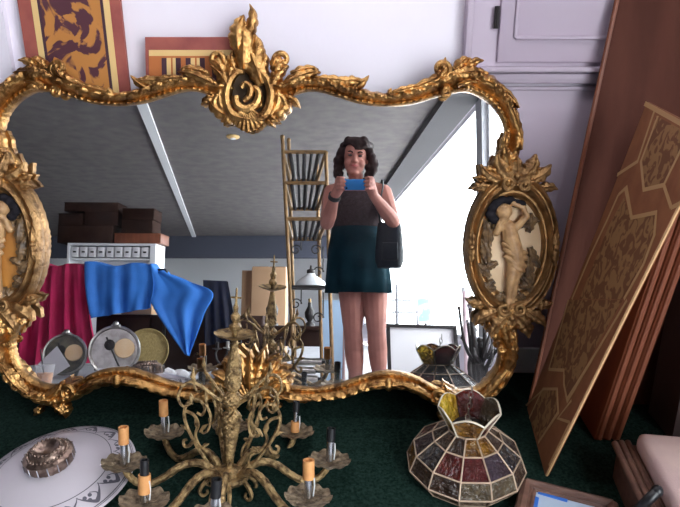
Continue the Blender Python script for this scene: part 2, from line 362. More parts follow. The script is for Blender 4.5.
figured('decorative_panel', 'tall brick-red bordered panel with dark orange figures behind the mirror\'s left corner',
        [('panel_border', 'tap_red', strip(0, 1, -60, yb), 0.), ('stripe', 'tap_cream', strip(.135, .195, -60, yb), .002), ('stripe', 'tap_cream', strip(.835, .895, -60, yb), .002),
         ('stripe', 'tap_dark', strip(.195, .225, -60, yb), .002), ('stripe', 'tap_dark', strip(.805, .835, -60, yb), .002), ('figured_field', 'tap_field', strip(.225, .805, -60, yb), .002)],
        on(90, yb, p0, nn), 0)
p0 = p0+A(0, -.016, 0)
sq = lambda x0, x1, y0, y1: [(x0, y0), (x0+.02*(y1-y0), y1), (x1+.02*(y1-y0), y1), (x1, y0)]
st = [('panel_border', 'tap_red', sq(145, 246, 37, 388), 0.), ('stripe', 'tap_cream', sq(149, 246, 50, 56), .002), ('figured_field', 'tap_orange', sq(149, 246, 56, 380), .002)]
for x in (162, 186, 212): st += [('stripe', 'tap_dark', sq(x, x+5, 58, 370), .004), ('stripe', 'tap_cream', sq(x+5, x+9, 58, 370), .004), ('stripe', 'tap_cream', sq(x+11, x+14, 58, 370), .004), ('stripe', 'tap_dark', sq(x+14, x+19, 58, 370), .004)]
figured('decorative_panel', 'lower marbled-border panel with cream stripe, left of the mirror\'s pierced crest', st, on(195, 388, p0, nn), 0)

# ================================================================== THE MIRROR
half = [((276, 100), (275, 84)), ((293, 95), (290, 80)), ((306.5, 91), (305, 77)), ((320.6, 91.5), (322, 78)), ((338, 96.5), (341, 82)), ((356, 102), (359, 88)), ((372, 105), (374, 92)),
        ((390, 106), (390, 93)), ((413, 103.5), (411, 88)), ((435, 97), (430, 81)), ((455, 92), (450, 71)), ((468, 91), (470, 69)), ((482, 97), (490, 76)), ((493, 106), (504, 89)), ((501, 117), (514, 106)),
        ((505, 128), (520, 126)), ((505, 140), (520, 146)), ((500, 151), (516, 161)), ((490, 166), (512, 175)), ((487, 185), (516, 188))]
half2 = [((487, 306), (519, 306)), ((487, 320), (518, 322)), ((491, 331), (516, 334)), ((497, 341), (516, 346)), ((499, 350), (515, 357)), ((497, 363), (510, 374)), ((490, 376), (499, 389)), ((480, 385), (487, 398)), ((468, 390), (471, 406)),
         ((455, 391), (452, 409)), ((440, 389), (436, 404)), ((429, 384), (424, 398)), ((418, 378), (414, 392)), ((402, 373), (401, 388)), ((381, 372), (383, 387)), ((360, 377), (364, 390)),
         ((341, 383.5), (345, 396)), ((318, 387.5), (320, 399)), ((298, 387), (297, 399)), ((280, 385), (278, 397)), ((253, 385), (253, 397))]
U0 = mp(253, 247)[0]
def mpt(p): return A(*mp(*p))
h1 = [(mpt(a), mpt(c)) for a, c in half]; h2 = [(mpt(a), mpt(c)) for a, c in half2]
def flip(p): return A(2*U0-p[0], p[1])
lo_v = mp(47, 412)[1]
mz = MO+VM*lo_v
MIR = thing('ornate_mirror', 'huge ornate gilt-framed mirror leaning against the pale wall on green carpet', 'mirror', mx=Matrix.Translation(Vector((U0, 0, 0))) @ MM @ Matrix.Identity(4))
MIR.matrix_world = MM; WM[MIR.name] = MM.copy()
def resample(h, n):
    a = spline([np.r_[p, q] for p, q in h], n); return [(r[:2], r[2:]) for r in a]
# glass (one flat plate reaching under the frame)
mid1 = [(a*.5+c*.5) for a, c in resample(h1, 60)]; mid2 = [(a*.5+c*.5) for a, c in resample(h2, 60)]
rt_ = mid1+mid2; out = [A(U0, mid1[0][1])]+rt_+[flip(p) for p in rt_[::-1]]
b = MB(); vs = [b.bm.verts.new((p[0], p[1], 0)) for p in out]; f = b.bm.faces.new(vs)
r = bmesh.ops.triangulate(b.bm, faces=[f], ngon_method='EAR_CLIP'); b.build('mirror_glass', 'mirror', MIR, smooth=False, local=True)
b = MB(); b.slab([(p[0], p[1], -.004) for p in out], (0, 0, 1), .018); b.build('backing_board', 'backing', MIR, smooth=False, local=True)
PROF = [(-.06, -.003), (-.04, .012), (.04, .017), (.16, .016), (.24, .014), (.30, .021), (.40, .032), (.52, .039), (.64, .041), (.76, .038), (.88, .029), (.97, .016), (1.0, .004), (.98, -.018)]
def moulding(h, n, name, beads, mirror_side, wave):
    st_ = resample(h, n); s = 0.; rows = []; pv = None
    for i, (a, c) in enumerate(st_):
        m_ = (a+c)/2
        if pv is not None: s += np.linalg.norm(m_-pv)
        pv = m_; row = []; wid = np.linalg.norm(c-a)
        for (q, w) in PROF:
            ww = w*min(1.25, .55+wid/.075)
            if .0 < q < .22: ww += .0035*max(0, sin(s*2*PI/.017))
            if .4 <= q <= .9: ww += wave*.0045*sin(2*PI*(s/.034+q*1.3))*(1 if q < .85 else .4)
            qq = q
            if q > .93: qq = q+wave*.05*sin(2*PI*s/.034)
            pp = a+(c-a)*qq
            if mirror_side: pp = flip(pp)
            row.append((pp[0], pp[1], ww))
        rows.append(row)
    b = MB(); b.quadgrid(rows); return b.build(name, 'gold', MIR, local=True)
for sd_ in (False, True):
    moulding(h1, 420, 'frame_moulding', 1, sd_, 1.); moulding(h2, 420, 'frame_moulding', 1, sd_, .9)
class Orn(MB):
    """carved ornament in the plane of the mirror: u, v across it, w out of it"""
    def leaf(s, c, ang, L, W, bend=0., h=.02, lobes=4, w0=.02, lift=.0, n=18, k=9):
        rows = []; p = A(*c); st = L/n; q = p.copy(); cen = []
        for i in range(n+1):
            t = i/n; a = ang+bend*t*t; cen.append((q.copy(), a)); q = q+A(cos(a), sin(a))*st
        for i, (q, a) in enumerate(cen):
            t = i/n; nx = A(-sin(a), cos(a)); hw = W*(sin(PI*min(1, t*.86+.14))**.8)*(.72+.28*abs(cos(lobes*PI*t)))
            if i == n: hw = .0008
            row = []
            for j in range(k):
                u = -1+2*j/(k-1); e = abs(cos(lobes*PI*t))
                w = w0+lift*t*t+h*(.25+.75*sin(PI*(.15+.8*t)))*(1-.55*u*u)+.12*h*cos(u*3*PI)-.25*h*(1-e)*abs(u)
                pp = q+nx*hw*u; row.append((pp[0], pp[1], w))
            row = [(row[0][0], row[0][1], w0+lift*t*t-.016)]+row+[(row[-1][0], row[-1][1], w0+lift*t*t-.016)]
            rows.append(row)
        s.quadgrid(rows, closed_v=True); return s
    def scroll(s, c, r0, r1, a0, turns, rad0, rad1, w=.03, wend=None, n=40):
        pts = []; rad = []
        for i in range(n+1):
            t = i/n; a = a0+2*PI*turns*t; r = r0+(r1-r0)*t
            pts.append((c[0]+r*cos(a), c[1]+r*sin(a), w+((wend if wend is not None else w)-w)*t)); rad.append(rad0+(rad1-rad0)*t)
        s.tube(pts, rad, 8, up=(0, 0, 1)); s.ball(pts[-1], rad1*1.5, 1); return s
    def curve(s, px, r, w=.03, n=30):
        pts = spline([np.r_[A(*q), w if np.isscalar(w) else w[i]] for i, q in enumerate(px)], n)
        rr = spline([(v,) for v in (r if not np.isscalar(r) else [r]*len(px))], n)
        s.tube(pts, [v[0] for v in rr], 8, up=(0, 0, 1)); return s
    def shell(s, c, ang, R, spread, nfl, w0=.02, h=.02, base=.15):
        for i in range(nfl):
            a = ang+spread*(i/(nfl-1)-.5); L = R*(1-.18*abs(i/(nfl-1)-.5)*2)
            p = [(c[0]+cos(a)*L*t, c[1]+sin(a)*L*t, w0+h*sin(PI*(.25+.6*t))) for t in np.linspace(base, 1, 8)]
            s.tube(p, [R*spread/nfl*.60*(.35+.65*t) for t in np.linspace(base, 1, 8)], 8, up=(0, 0, 1))
        return s
PXM = .00274                                                      # metres per pixel on the mirror, near enough
def mirrored(fn, name, m='gold', both=True):
    """build an ornament of the right half and its twin on the left"""
    for sd_ in ((False, True) if both else (False,)):
        b = Orn(); fn(b)
        if sd_:
            for v in b.bm.verts: v.co.x = 2*U0-v.co.x
        b.build(name, m, MIR, local=True)
q = lambda x, y: mpt((x, y))
def rad(d): return math.radians(d)
# ---- pierced crest over the middle
def crest(b):
    c = q(251, 92)
    for sg in (1, -1):                                            # two big C scrolls that make the ring
        pts = [(251, 121), (251+sg*16, 116), (251+sg*22, 100), (251+sg*19, 84), (251+sg*12, 75), (251+sg*4, 74)]
        b.curve([q(*p_) for p_ in pts], [.013, .014, .013, .012, .010, .007], .035)
        b.curve([q(*p_) for p_ in [(251+sg*9, 116), (251+sg*24, 112), (251+sg*29, 98), (251+sg*25, 83)]], [.008, .011, .011, .006], .028)
        b.leaf(q(251+sg*20, 118), rad(90-sg*62), .075, .020, sg*1.0, .018, 3, .022)
    b.curve([q(*p_) for p_ in [(238, 98), (240, 107), (249, 111), (258, 106), (261, 96), (257, 90), (252, 93)]], [.012, .014, .013, .012, .010, .008, .006], .036)
    b.curve([q(*p_) for p_ in [(246, 103), (252, 98), (253, 90), (248, 86), (244, 90)]], [.006, .009, .009, .008, .007], .04)
    b.leaf(q(262, 108), rad(95), .05, .010, .5, .014, 2, .028)
b = MB(); b.slab([(*q(x, y), .004) for x, y in [(232, 104), (238, 113), (251, 117), (264, 113), (270, 100), (266, 78), (258, 64), (244, 64), (234, 80)]], (0, 0, 1), .012); b.build('crest_shade_plate', 'backing', MIR, smooth=False, local=True)  # added dark plate standing in for the shade inside the pierced ring
b = Orn(); crest(b); b.build('crest_scrolls', 'gold', MIR, local=True)
b = Orn()                                                         # the tall flame of leaves
b.leaf(q(264, 86), rad(108), .14, .034, .30, .022, 6, .028, -.01); b.leaf(q(246, 72), rad(86), .14, .032, .45, .024, 6, .030, -.008); b.leaf(q(242, 56), rad(98), .10, .026, -.9, .020, 5, .034, .0); b.leaf(q(243, 44), rad(112), .050, .018, -1.0, .016, 3, .034); b.leaf(q(258, 70), rad(85), .09, .022, .5, .016, 4, .030)
b.leaf(q(238, 74), rad(118), .055, .014, -1.2, .016, 3, .030); b.leaf(q(240, 50), rad(128), .05, .012, -1.3, .014, 3, .032); b.leaf(q(250, 40), rad(70), .085, .015, .9, .014, 4, .032, .004)
b.leaf(q(256, 60), rad(60), .055, .013, 1.2, .014, 3, .030); b.leaf(q(262, 72), rad(60), .05, .013, 1.1, .014, 3, .030); b.leaf(q(233, 84), rad(95), .06, .016, -.9, .016, 3, .03)
b.build('crest_flame', 'gold', MIR, local=True)
b = Orn(); b.shell(q(250, 109), rad(-90), .062, 1.9, 9, .024, .018, .3); b.leaf(q(236, 120), rad(200), .035, .010, .8, .012, 2, .024); b.leaf(q(264, 120), rad(-20), .035, .010, -.8, .012, 2, .024); b.build('crest_shell', 'gold', MIR, local=True)
def shoulder(b):
    b.scroll(q(278, 106), .026, .006, rad(100), -1.4, .009, .006, .03); b.leaf(q(270, 92), rad(62), .085, .018, -.7, .018, 4, .03)
    b.leaf(q(276, 78), rad(75), .055, .017, -1.5, .016, 3, .032); b.scroll(q(283, 62), .020, .006, rad(200), -1.1, .009, .006, .03); b.leaf(q(274, 72), rad(80), .05, .012, -.9, .014, 3, .03)
    b.leaf(q(283, 88), rad(28), .11, .017, -.5, .016, 4, .034); b.leaf(q(292, 76), rad(20), .075, .013, -.6, .014, 3, .03); b.scroll(q(313, 74), .012, .004, rad(150), -1.0, .006, .004, .034)
    b.leaf(q(286, 98), rad(-20), .045, .012, -.8, .012, 3, .026); b.leaf(q(268, 112), rad(-55), .045, .014, .8, .014, 3, .028)
mirrored(shoulder, 'shoulder_carving')
def toprail(b):
    b.leaf(q(316, 80), rad(-4), .12, .012, -.25, .010, 5, .034); b.leaf(q(338, 84), rad(8), .075, .014, -.7, .012, 4, .032); b.leaf(q(353, 91), rad(35), .055, .011, .3, .012, 2, .030); b.leaf(q(346, 87), rad(30), .050, .010, -.9, .012, 2, .030)
mirrored(toprail, 'rail_carving')
def railknot(b): b.scroll(q(391, 96), .010, .003, rad(90), 1.1, .006, .004, .034); b.leaf(q(392, 94), rad(12), .075, .010, .3, .012, 3, .034)
mirrored(railknot, 'rail_knot')
def corner(b):
    b.leaf(q(412, 90), rad(20), .12, .014, .45, .016, 4, .034); b.scroll(q(440, 72), .020, .006, rad(-60), 1.35, .010, .007, .036, .045); b.leaf(q(432, 84), rad(50), .07, .013, .9, .016, 3, .036)
    b.leaf(q(448, 78), rad(10), .10, .020, -.4, .018, 5, .036); b.leaf(q(452, 72), rad(50), .055, .014, -1.1, .016, 3, .032); b.leaf(q(462, 70), rad(35), .055, .012, -.9, .014, 3, .032)
    b.scroll(q(445, 94), .014, .004, rad(60), 1.3, .007, .005, .028); b.leaf(q(455, 88), rad(25), .055, .009, -.9, .012, 2, .034); b.leaf(q(472, 90), rad(150), .035, .012, .5, .014, 2, .026)
    b.leaf(q(474, 80), rad(-22), .14, .013, -.7, .015, 6, .036); b.leaf(q(505, 104), rad(-65), .13, .012, -.4, .014, 6, .036); b.leaf(q(500, 150), rad(75), .05, .010, .4, .012, 2, .026)
mirrored(corner, 'corner_carving')
# ---- oval medallions
MC = (mpt((465, 247))+mpt((555, 247)))/2; MC = A(MC[0], mpt((511, 246))[1]); RU, RV = .124, .199
def oval(b, f0, prof, n=160):
    rows = []
    for i in range(n):
        t = 2*PI*i/n; row = []
        for (f, w) in prof:
            ww = w
            if .93 < f < 1.02: ww += .002*sin(t*40)
            row.append((MC[0]+RU*f*cos(t), MC[1]+RV*f*sin(t)*(1 if sin(t) > 0 else 1), ww))
        rows.append(row)
    b.quadgrid(rows, closed_u=True)
def med_frame(b):
    oval(b, 1, [(.66, .006), (.68, .022), (.70, .025), (.73, .020), (.76, .021), (.79, .036), (.83, .042), (.87, .037), (.895, .026), (.92, .027), (.945, .038), (.972, .041), (.995, .033), (1.015, .016), (1.0, -.004), (.94, -.018), (.66, -.018)])
mirrored(med_frame, 'medallion_frame', 'gold2')
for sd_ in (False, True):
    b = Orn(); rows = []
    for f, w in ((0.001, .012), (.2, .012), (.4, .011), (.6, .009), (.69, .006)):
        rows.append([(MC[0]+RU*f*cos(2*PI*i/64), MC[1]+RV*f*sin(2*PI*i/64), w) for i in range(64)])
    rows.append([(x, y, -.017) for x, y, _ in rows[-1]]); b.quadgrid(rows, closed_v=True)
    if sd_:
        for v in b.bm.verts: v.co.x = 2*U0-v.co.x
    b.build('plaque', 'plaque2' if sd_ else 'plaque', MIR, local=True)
def med_top(b):
    X, Y = MC; w = .036
    b.leaf((X, Y+.165), rad(90), .085, .022, .1, .016, 4, .036); b.leaf((X-.012, Y+.2), rad(105), .065, .020, -.3, .016, 4, .034); b.ball((X, Y+.19, .05), .010, 2)
    for sg in (1, -1):
        b.scroll((X+sg*.020, Y+.165), .018, .005, rad(90+sg*70), -sg*1.3, .007, .005, .046); b.leaf((X+sg*.006, Y+.178), rad(90-sg*48), .085, .024, sg*.9, .016, 4, w)
        b.leaf((X+sg*.030, Y+.176), rad(90-sg*70), .080, .020, sg*.9, .014, 4, w-.006); b.leaf((X+sg*.066, Y+.160), rad(90-sg*85), .050, .015, -sg*.7, .012, 3, w-.010)
        b.leaf((X+sg*.052, Y+.178), rad(90-sg*35), .040, .014, sg*1.2, .014, 3, w-.008)
def med_low(b):
    X, Y = MC; w = .036
    b.leaf((X, Y-.165), rad(-90), .085, .020, 0, .016, 4, .036); b.ball((X, Y-.19, .045), .011, 2)
    for sg in (1, -1):
        b.scroll((X+sg*.020, Y-.168), .018, .005, rad(-90-sg*70), sg*1.3, .007, .005, .046); b.leaf((X+sg*.006, Y-.178), rad(-90+sg*48), .085, .024, -sg*.9, .016, 4, w)
        b.leaf((X+sg*.032, Y-.172), rad(-90+sg*70), .080, .020, -sg*.9, .014, 4, w-.006); b.leaf((X+sg*.066, Y-.156), rad(-90+sg*85), .050, .016, sg*.7, .012, 3, w-.010)
def med_side(sg):
    def f(b):
        X, Y = MC; b.leaf((X+sg*.112, Y-.006), rad(90), .055, .011, 0, .010, 3, .038); b.leaf((X+sg*.112, Y+.006), rad(-90), .055, .011, 0, .010, 3, .038); b.ball((X+sg*.112, Y, .046), .008, 2)
    return f
mirrored(med_top, 'medallion_crest', 'gold2'); mirrored(med_low, 'medallion_apron', 'gold2'); mirrored(med_side(1), 'medallion_clasp', 'gold2'); mirrored(med_side(-1), 'medallion_clasp', 'gold2')
def neck_top(b):
    b.leaf(q(506, 172), rad(100), .075, .018, .2, .016, 4, .034); b.leaf(q(497, 176), rad(150), .050, .016, .5, .014, 3, .030); b.leaf(q(488, 178), rad(190), .040, .014, -.9, .012, 3, .026); b.leaf(q(518, 172), rad(35), .045, .015, -.9, .012, 3, .026)
def neck_low(b):
    b.leaf(q(502, 318), rad(-80), .09, .020, .5, .016, 4, .036); b.leaf(q(496, 318), rad(205), .045, .016, .6, .014, 3, .030); b.leaf(q(500, 324), rad(235), .050, .014, .8, .014, 3, .030); b.leaf(q(518, 320), rad(-30), .040, .014, .7, .012, 3, .026)
    b.leaf(q(510, 328), rad(-86), .12, .013, -.25, .015, 5, .038); b.scroll(q(499, 346), .010, .003, rad(0), -1.1, .005, .004, .03); b.leaf(q(504, 366), rad(-125), .12, .012, -.4, .014, 5, .038)
mirrored(neck_top, 'neck_carving'); mirrored(neck_low, 'lower_neck_carving')
# ---- lower corners and the palmette at the foot
def lowcorner(b):
    b.leaf(q(474, 398), rad(190), .07, .016, -.3, .016, 4, .036); b.leaf(q(462, 400), rad(150), .075, .016, -.8, .016, 4, .034); b.leaf(q(452, 404), rad(215), .055, .018, .9, .018, 3, .034)
    b.leaf(q(444, 404), rad(240), .040, .015, .6, .016, 3, .034); b.leaf(q(466, 408), rad(-60), .030, .012, .4, .014, 2, .034); b.scroll(q(437, 392), .020, .005, rad(-60), 1.3, .009, .006, .036)
    b.leaf(q(428, 392), rad(150), .10, .012, .5, .015, 5, .038); pass
    b.leaf(q(402, 380), rad(180), .045, .010, .2, .012, 3, .040)
    b.ball((*q(388, 380), .040), .016, 2, (.8, 1.25, .8)); b.leaf(q(386, 380), rad(185), .06, .009, .2, .010, 3, .040)
mirrored(lowcorner, 'lower_corner_carving')
b = Orn()
b.shell(q(253, 396), rad(90), .075, 1.9, 9, .03, .018, .2)
for g in (-58, -32, 32, 58, -14, 14): b.leaf(q(253+g*.22, 386), rad(90-g*.75), .125-.0006*abs(g), .022, -.012*g, .020, 5, .036)
b.leaf(q(253, 388), rad(90), .12, .020, 0, .024, 5, .040)
for sg in (1, -1):
    b.scroll(q(253+sg*26, 383), .028, .007, rad(90-sg*110), sg*1.25, .011, .008, .036); b.leaf(q(253+sg*10, 392), rad(90-sg*50), .10, .020, -sg*.9, .018, 4, .034); b.leaf(q(253+sg*30, 392), rad(90-sg*100), .09, .015, sg*.3, .015, 4, .034)
    b.leaf(q(253+sg*14, 397), rad(-90+sg*60), .05, .016, sg*.8, .016, 3, .032); b.leaf(q(253+sg*18, 376), rad(90-sg*20), .06, .014, -sg*.6, .016, 3, .034)
b.leaf(q(253, 398), rad(-90), .03, .014, 0, .014, 2, .032)
b.build('foot_palmette', 'gold', MIR, local=True)
# ---- relief figures on the plaques
def remesh(o, vox, it=3, fac=.5):
    md = o.modifiers.new('skin', 'REMESH'); md.mode = 'VOXEL'; md.voxel_size = vox; md.use_smooth_shade = True
    sm = o.modifiers.new('soft', 'SMOOTH'); sm.iterations = it; sm.factor = fac
def limb(b, pts, rs, seg=10):
    """a tapering rounded limb through the joints"""
    pts = [np.array(p, float) for p in pts]
    b.tube(pts, rs, seg)
    for p, r in zip(pts, rs): b.ball(p, r*1.0, 2)
def relief(px, f=lambda p: p, w=.02):
    pass
def cherub(sd_):
    fl = (lambda p: flip(p)) if sd_ else (lambda p: p)
    def Q(x, y, w): u = fl(q(x, y)); return A(u[0], u[1], w)
    b = Orn()                                                     # foliage and wing behind
    for (x, y, a, L, W, bd) in [(492, 232, 60, .07, .020, .8), (487, 246, 95, .08, .020, .4), (486, 262, 100, .07, .020, .4), (488, 276, 130, .06, .018, .8), (494, 288, 175, .06, .018, -1.), (500, 292, 240, .05, .018, .9), (493, 280, 215, .055, .016, -.8), (505, 290, 275, .05, .016, .4),
                                (518, 226, 30, .06, .016, -.9), (526, 232, 70, .055, .015, .7), (528, 246, -70, .07, .016, .5), (527, 256, -85, .07, .018, -.6), (524, 266, -60, .06, .016, -.9), (520, 276, -50, .055, .015, -.9), (518, 286, 20, .04, .014, -1.2), (490, 222, 80, .05, .018, -.8), (512, 290, -40, .05, .014, .6), (496, 262, 200, .05, .014, .7)]:
        pos = q(x, y); b.leaf(pos, rad(a), L, W*.85, bd, .014, 4, .018)
    if sd_:
        for v in b.bm.verts: v.co.x = 2*U0-v.co.x
    b.build('relief_foliage', 'foliage', MIR, local=True)
    k = PXM
    b = MB()
    limb(b, [Q(506, 226, .026), Q(508, 236, .028), Q(513, 252, .028), Q(514, 262, .026)], [0.0202, 0.0227, 0.0218, 0.0227])            # torso
    limb(b, [Q(504, 224, .03), Q(502, 216, .032)], [0.0101, 0.0101]); b.ball(Q(501, 211, .034), .023, 2)                             # neck, head
    limb(b, [Q(499, 226, .03), Q(494, 232, .03), Q(497, 222, .036), Q(503, 216, .045)], [0.0109, 0.0101, 0.0092, 0.0076])               # near arm to the cheek
    limb(b, [Q(514, 226, .03), Q(523, 216, .032), Q(520, 207, .034), Q(510, 203, .036)], [0.0109, 0.0101, 0.0084, 0.0076])              # far arm over the head
    limb(b, [Q(511, 262, .028), Q(508, 278, .034), Q(506, 296, .026)], [0.0185, 0.0134, 0.0084]); limb(b, [Q(516, 262, .024), Q(512, 280, .028), Q(510, 302, .022), Q(511, 308, .026)], [0.0176, 0.0126, 0.0076, 0.0067])
    b.ball(Q(506, 300, .028), .011, 2, (.8, 1.3, .8)); b.ball(Q(511, 309, .026), .010, 2, (.8, 1.3, .8))
    o = b.build('relief_figure', 'flesh_plaster', MIR, local=True); remesh(o, .0024, 2)
    b = MB()
    for (x, y) in ((490, 208), (494, 203), (500, 200), (507, 200), (513, 203), (488, 214), (492, 219), (518, 204), (497, 206)):
        b.ball(Q(x, y, .03), .014, 2, (1.1, .9, .9))
    o = b.build('relief_hair', 'dark_hair', MIR, local=True); remesh(o, .003, 2)
    b = MB()                                                      # drapery round the hips
    for i, (x0, y0, x1, y1) in enumerate([(500, 242, 524, 252), (501, 248, 524, 258), (502, 255, 523, 265), (505, 260, 521, 270)]):
        a_, c_ = Q(x0, y0, .026), Q(x1, y1, .024); m_ = (a_+c_)/2+A(0, -.004, .022)
        m_ = m_-A(0, 0, .006); b.tube(spline([a_, m_*.5+a_*.5+A(0, 0, .006), m_, m_*.5+c_*.5+A(0, 0, .006), c_], 14), .0068, 8)
    o = b.build('relief_drapery', 'flesh_plaster', MIR, local=True); remesh(o, .0026, 2)
cherub(False); cherub(True)

# ================================================================== CHANDELIER
cx = A(-.287, 1.213, .445); nax = A(.058, .20, 1.); CM = frame_mx(cx, nax)
CH = thing('chandelier', 'brass eight-arm chandelier with scrolled leaves standing on green carpet before the mirror', 'chandelier', mx=CM)
def cyl(r, h): return Vector((r*cos(h[0]), r*sin(h[0]), h[1]))
def bead(r, z, t): return r*(1+.13*sin(10*t)*sin(z*520)), z
ZH = -.035
b = MB(); b.lathe([(.004, ZH-.030), (.014, ZH-.026), (.020, ZH-.016), (.040, ZH-.010), (.049, ZH), (.048, ZH+.008), (.036, ZH+.014), (.020, ZH+.018), (.012, ZH+.022)], 32, rfn=lambda r, z, t: (r*(1+.03*cos(16*t)), z)); b.build('hub', 'brass', CH, local=True)
pf = [(.010, ZH+.018), (.009, ZH+.03), (.012, ZH+.05), (.017, ZH+.08), (.022, ZH+.11), (.026, ZH+.135), (.026, ZH+.148), (.016, ZH+.158), (.012, ZH+.165), (.020, ZH+.172), (.027, ZH+.182), (.027, ZH+.19), (.018, ZH+.20), (.013, ZH+.206), (.020, ZH+.216), (.022, ZH+.23), (.020, ZH+.25), (.015, ZH+.28), (.011, ZH+.305), (.008, ZH+.325)]
pf2 = []
for i in range(len(pf)-1):
    for k in range(7): pf2.append((pf[i][0]+(pf[i+1][0]-pf[i][0])*k/7, pf[i][1]+(pf[i+1][1]-pf[i][1])*k/7))
b = MB(); b.lathe([(r_*.84, z_) for r_, z_ in pf2+[pf[-1]]], 60, rfn=bead); b.build('column', 'brass', CH, local=True)
def pan(b, c, R, z, lob=10, am=1.):
    mx = Matrix.Translation(c)
    b.lathe([(.004, z-.006), (R*.35, z-.005), (R*.72, z+.001), (R*.94, z+.005), (R, z+.008), (R*.95, z+.0065), (R*.72, z+.0035), (R*.35, z-.001), (.004, z-.002)], 60, mx,
            rfn=lambda r, z_, t: (r*(1+am*(.06*abs(cos(lob/2*t))-.03)*(r/R)**2), z_+am*.003*cos(lob*t)*(r/R)**3))
b = MB(); pan(b, Vector((0, 0, 0)), .047, ZH+.335, 12, .25); b.build('top_pan', 'brass', CH, local=True)
b = MB(); b.lathe([(.006, ZH+.335), (.007, ZH+.345), (.013, ZH+.352), (.014, ZH+.360), (.007, ZH+.368), (.010, ZH+.376), (.011, ZH+.384), (.005, ZH+.392), (.0065, ZH+.402), (.003, ZH+.412), (.0022, ZH+.445), (.001, ZH+.448)], 16)
b.tube([(-.012, 0, ZH+.425), (.012, 0, ZH+.425)], .0022, 6); b.build('finial', 'brass', CH, local=True)
def ring(rz, az): return [A(r*cos(az), r*sin(az), z) for r, z in rz]
kinds = {180: 'ts', 135: 'ts', 90: 'sb', 45: 'tsb', 0: 'sb', -45: 'st', -90: 'wb', -135: 'wtb'}
for k, kd in kinds.items():
    az = rad(k+10.4 if k != -90 else k+4)
    ks = .86 if k == 90 else 1.
    path = spline(ring([(r_*ks, z_) for r_, z_ in [(.030, ZH+.002), (.046, ZH+.022), (.075, ZH+.034), (.110, ZH+.026), (.145, ZH+.001), (.180, ZH-.016), (.208, ZH-.010), (.228, ZH+.010), (.236, -.008)]], az), 60)
    b = MB(); b.tube(path, [.0102-.0026*i/60+.0004*sin(i*1.7) for i in range(61)], 8)
    b.tube(spline(ring([(.036, ZH+.004), (.056, ZH-.012), (.066, ZH-.030), (.058, ZH-.042), (.048, ZH-.036), (.050, ZH-.028)], az+.16), 24), [.006-.003*i/24 for i in range(25)], 6)     # the hook under the arm
    for ii in (28, 30, 32): b.ball(path[ii], .0095, 1)
    arm = b.build('arm', 'brass', CH, local=True)
    tip = Vector((.236*ks*cos(az), .236*ks*sin(az), 0)); b = MB(); pan(b, tip, .050, -.004); b.build('drip_pan', 'pan', arm, local=True)
    TT = Matrix.Translation(tip); z = 0.
    def cylp(r, z0, z1):
        z0, z1 = z0*.84, z1*.84
        return [(r*.5, z0), (r, z0), (r, z1), (r*.75, z1), (r*.7, z1-.006)]
    tilt = Matrix.Rotation(random.uniform(-.06, .06), 4, 'X') @ Matrix.Rotation(random.uniform(-.06, .06), 4, 'Y')
    def seg(nm, m, r, z0, z1): bb = MB(); bb.lathe(cylp(r, z0, z1), 16, TT @ tilt); bb.build(nm, m, arm, local=True)
    if kd == 'ts': seg('socket_tube', 'silver', .0085, 0, .058); seg('candle_sleeve', 'tan', .0115, .055, .102)
    if kd == 'st': seg('socket_tube', 'silver', .0085, 0, .050); seg('candle_sleeve', 'tan', .0125, .048, .096)
    if kd == 'tsb': seg('candle_sleeve', 'tan', .0115, .001, .034); seg('socket_tube', 'silver', .007, .034, .068); seg('bulb_socket', 'black', .0085, .066, .098)
    if kd == 'sb': seg('socket_tube', 'silver', .0095, 0, .058); seg('bulb_socket', 'black', .0105, .057, .094)
    if kd == 'wb': seg('socket_tube', 'silver', .0095, 0, .052); seg('bulb_socket', 'black', .0105, .050, .094)
    if kd == 'wtb': seg('socket_tube', 'silver', .008, 0, .022); seg('candle_sleeve', 'tan', .0125, .020, .066); seg('bulb_socket', 'black', .009, .064, .102)
    b = MB(); b.tube([tip+Vector((.010, .002, .002)), tip+Vector((.0115, .0, .025)), tip+Vector((.010, -.003, .045))], .0016, 6); b.build('wire', 'whitetube', arm, local=True)
for az in (rad(5), rad(62), rad(118), rad(175)):                  # scrolled leaf brackets round the column
    b = MB(); tp = lambda n, a, c: [a+(c-a)*j/n for j in range(n+1)]
    b.tube(spline(ring([(.040, ZH+.012), (.062, ZH+.040), (.088, ZH+.078), (.108, ZH+.118), (.112, ZH+.150), (.098, ZH+.175), (.076, ZH+.176), (.064, ZH+.158), (.070, ZH+.142), (.082, ZH+.146)], az), 60), tp(60, .0048, .0032), 6)
    b.tube(spline(ring([(.112, ZH+.148), (.090, ZH+.140), (.078, ZH+.118), (.084, ZH+.092), (.072, ZH+.066), (.050, ZH+.052), (.044, ZH+.034), (.054, ZH+.024), (.062, ZH+.034)], az), 50), tp(50, .0042, .0026), 6)
    b.tube(spline(ring([(.088, ZH+.078), (.098, ZH+.064), (.110, ZH+.062), (.112, ZH+.074), (.104, ZH+.078)], az), 24), tp(24, .005, .003), 6)
    for (r, z, dr, dz) in ((.100, ZH+.10, .022, .012), (.074, ZH+.10, -.020, .022), (.094, ZH+.165, .004, .028), (.068, ZH+.06, -.018, .014), (.085, ZH+.13, -.004, -.026)):      # small leaves
        p_ = ring([(r, z), (r+dr*.5, z+dz*.5+.003), (r+dr, z+dz)], az); b.tube(p_, [.003, .0062, .0006], 6, flat=.8)
    b.build('leaf_scroll', 'brass', CH, local=True)
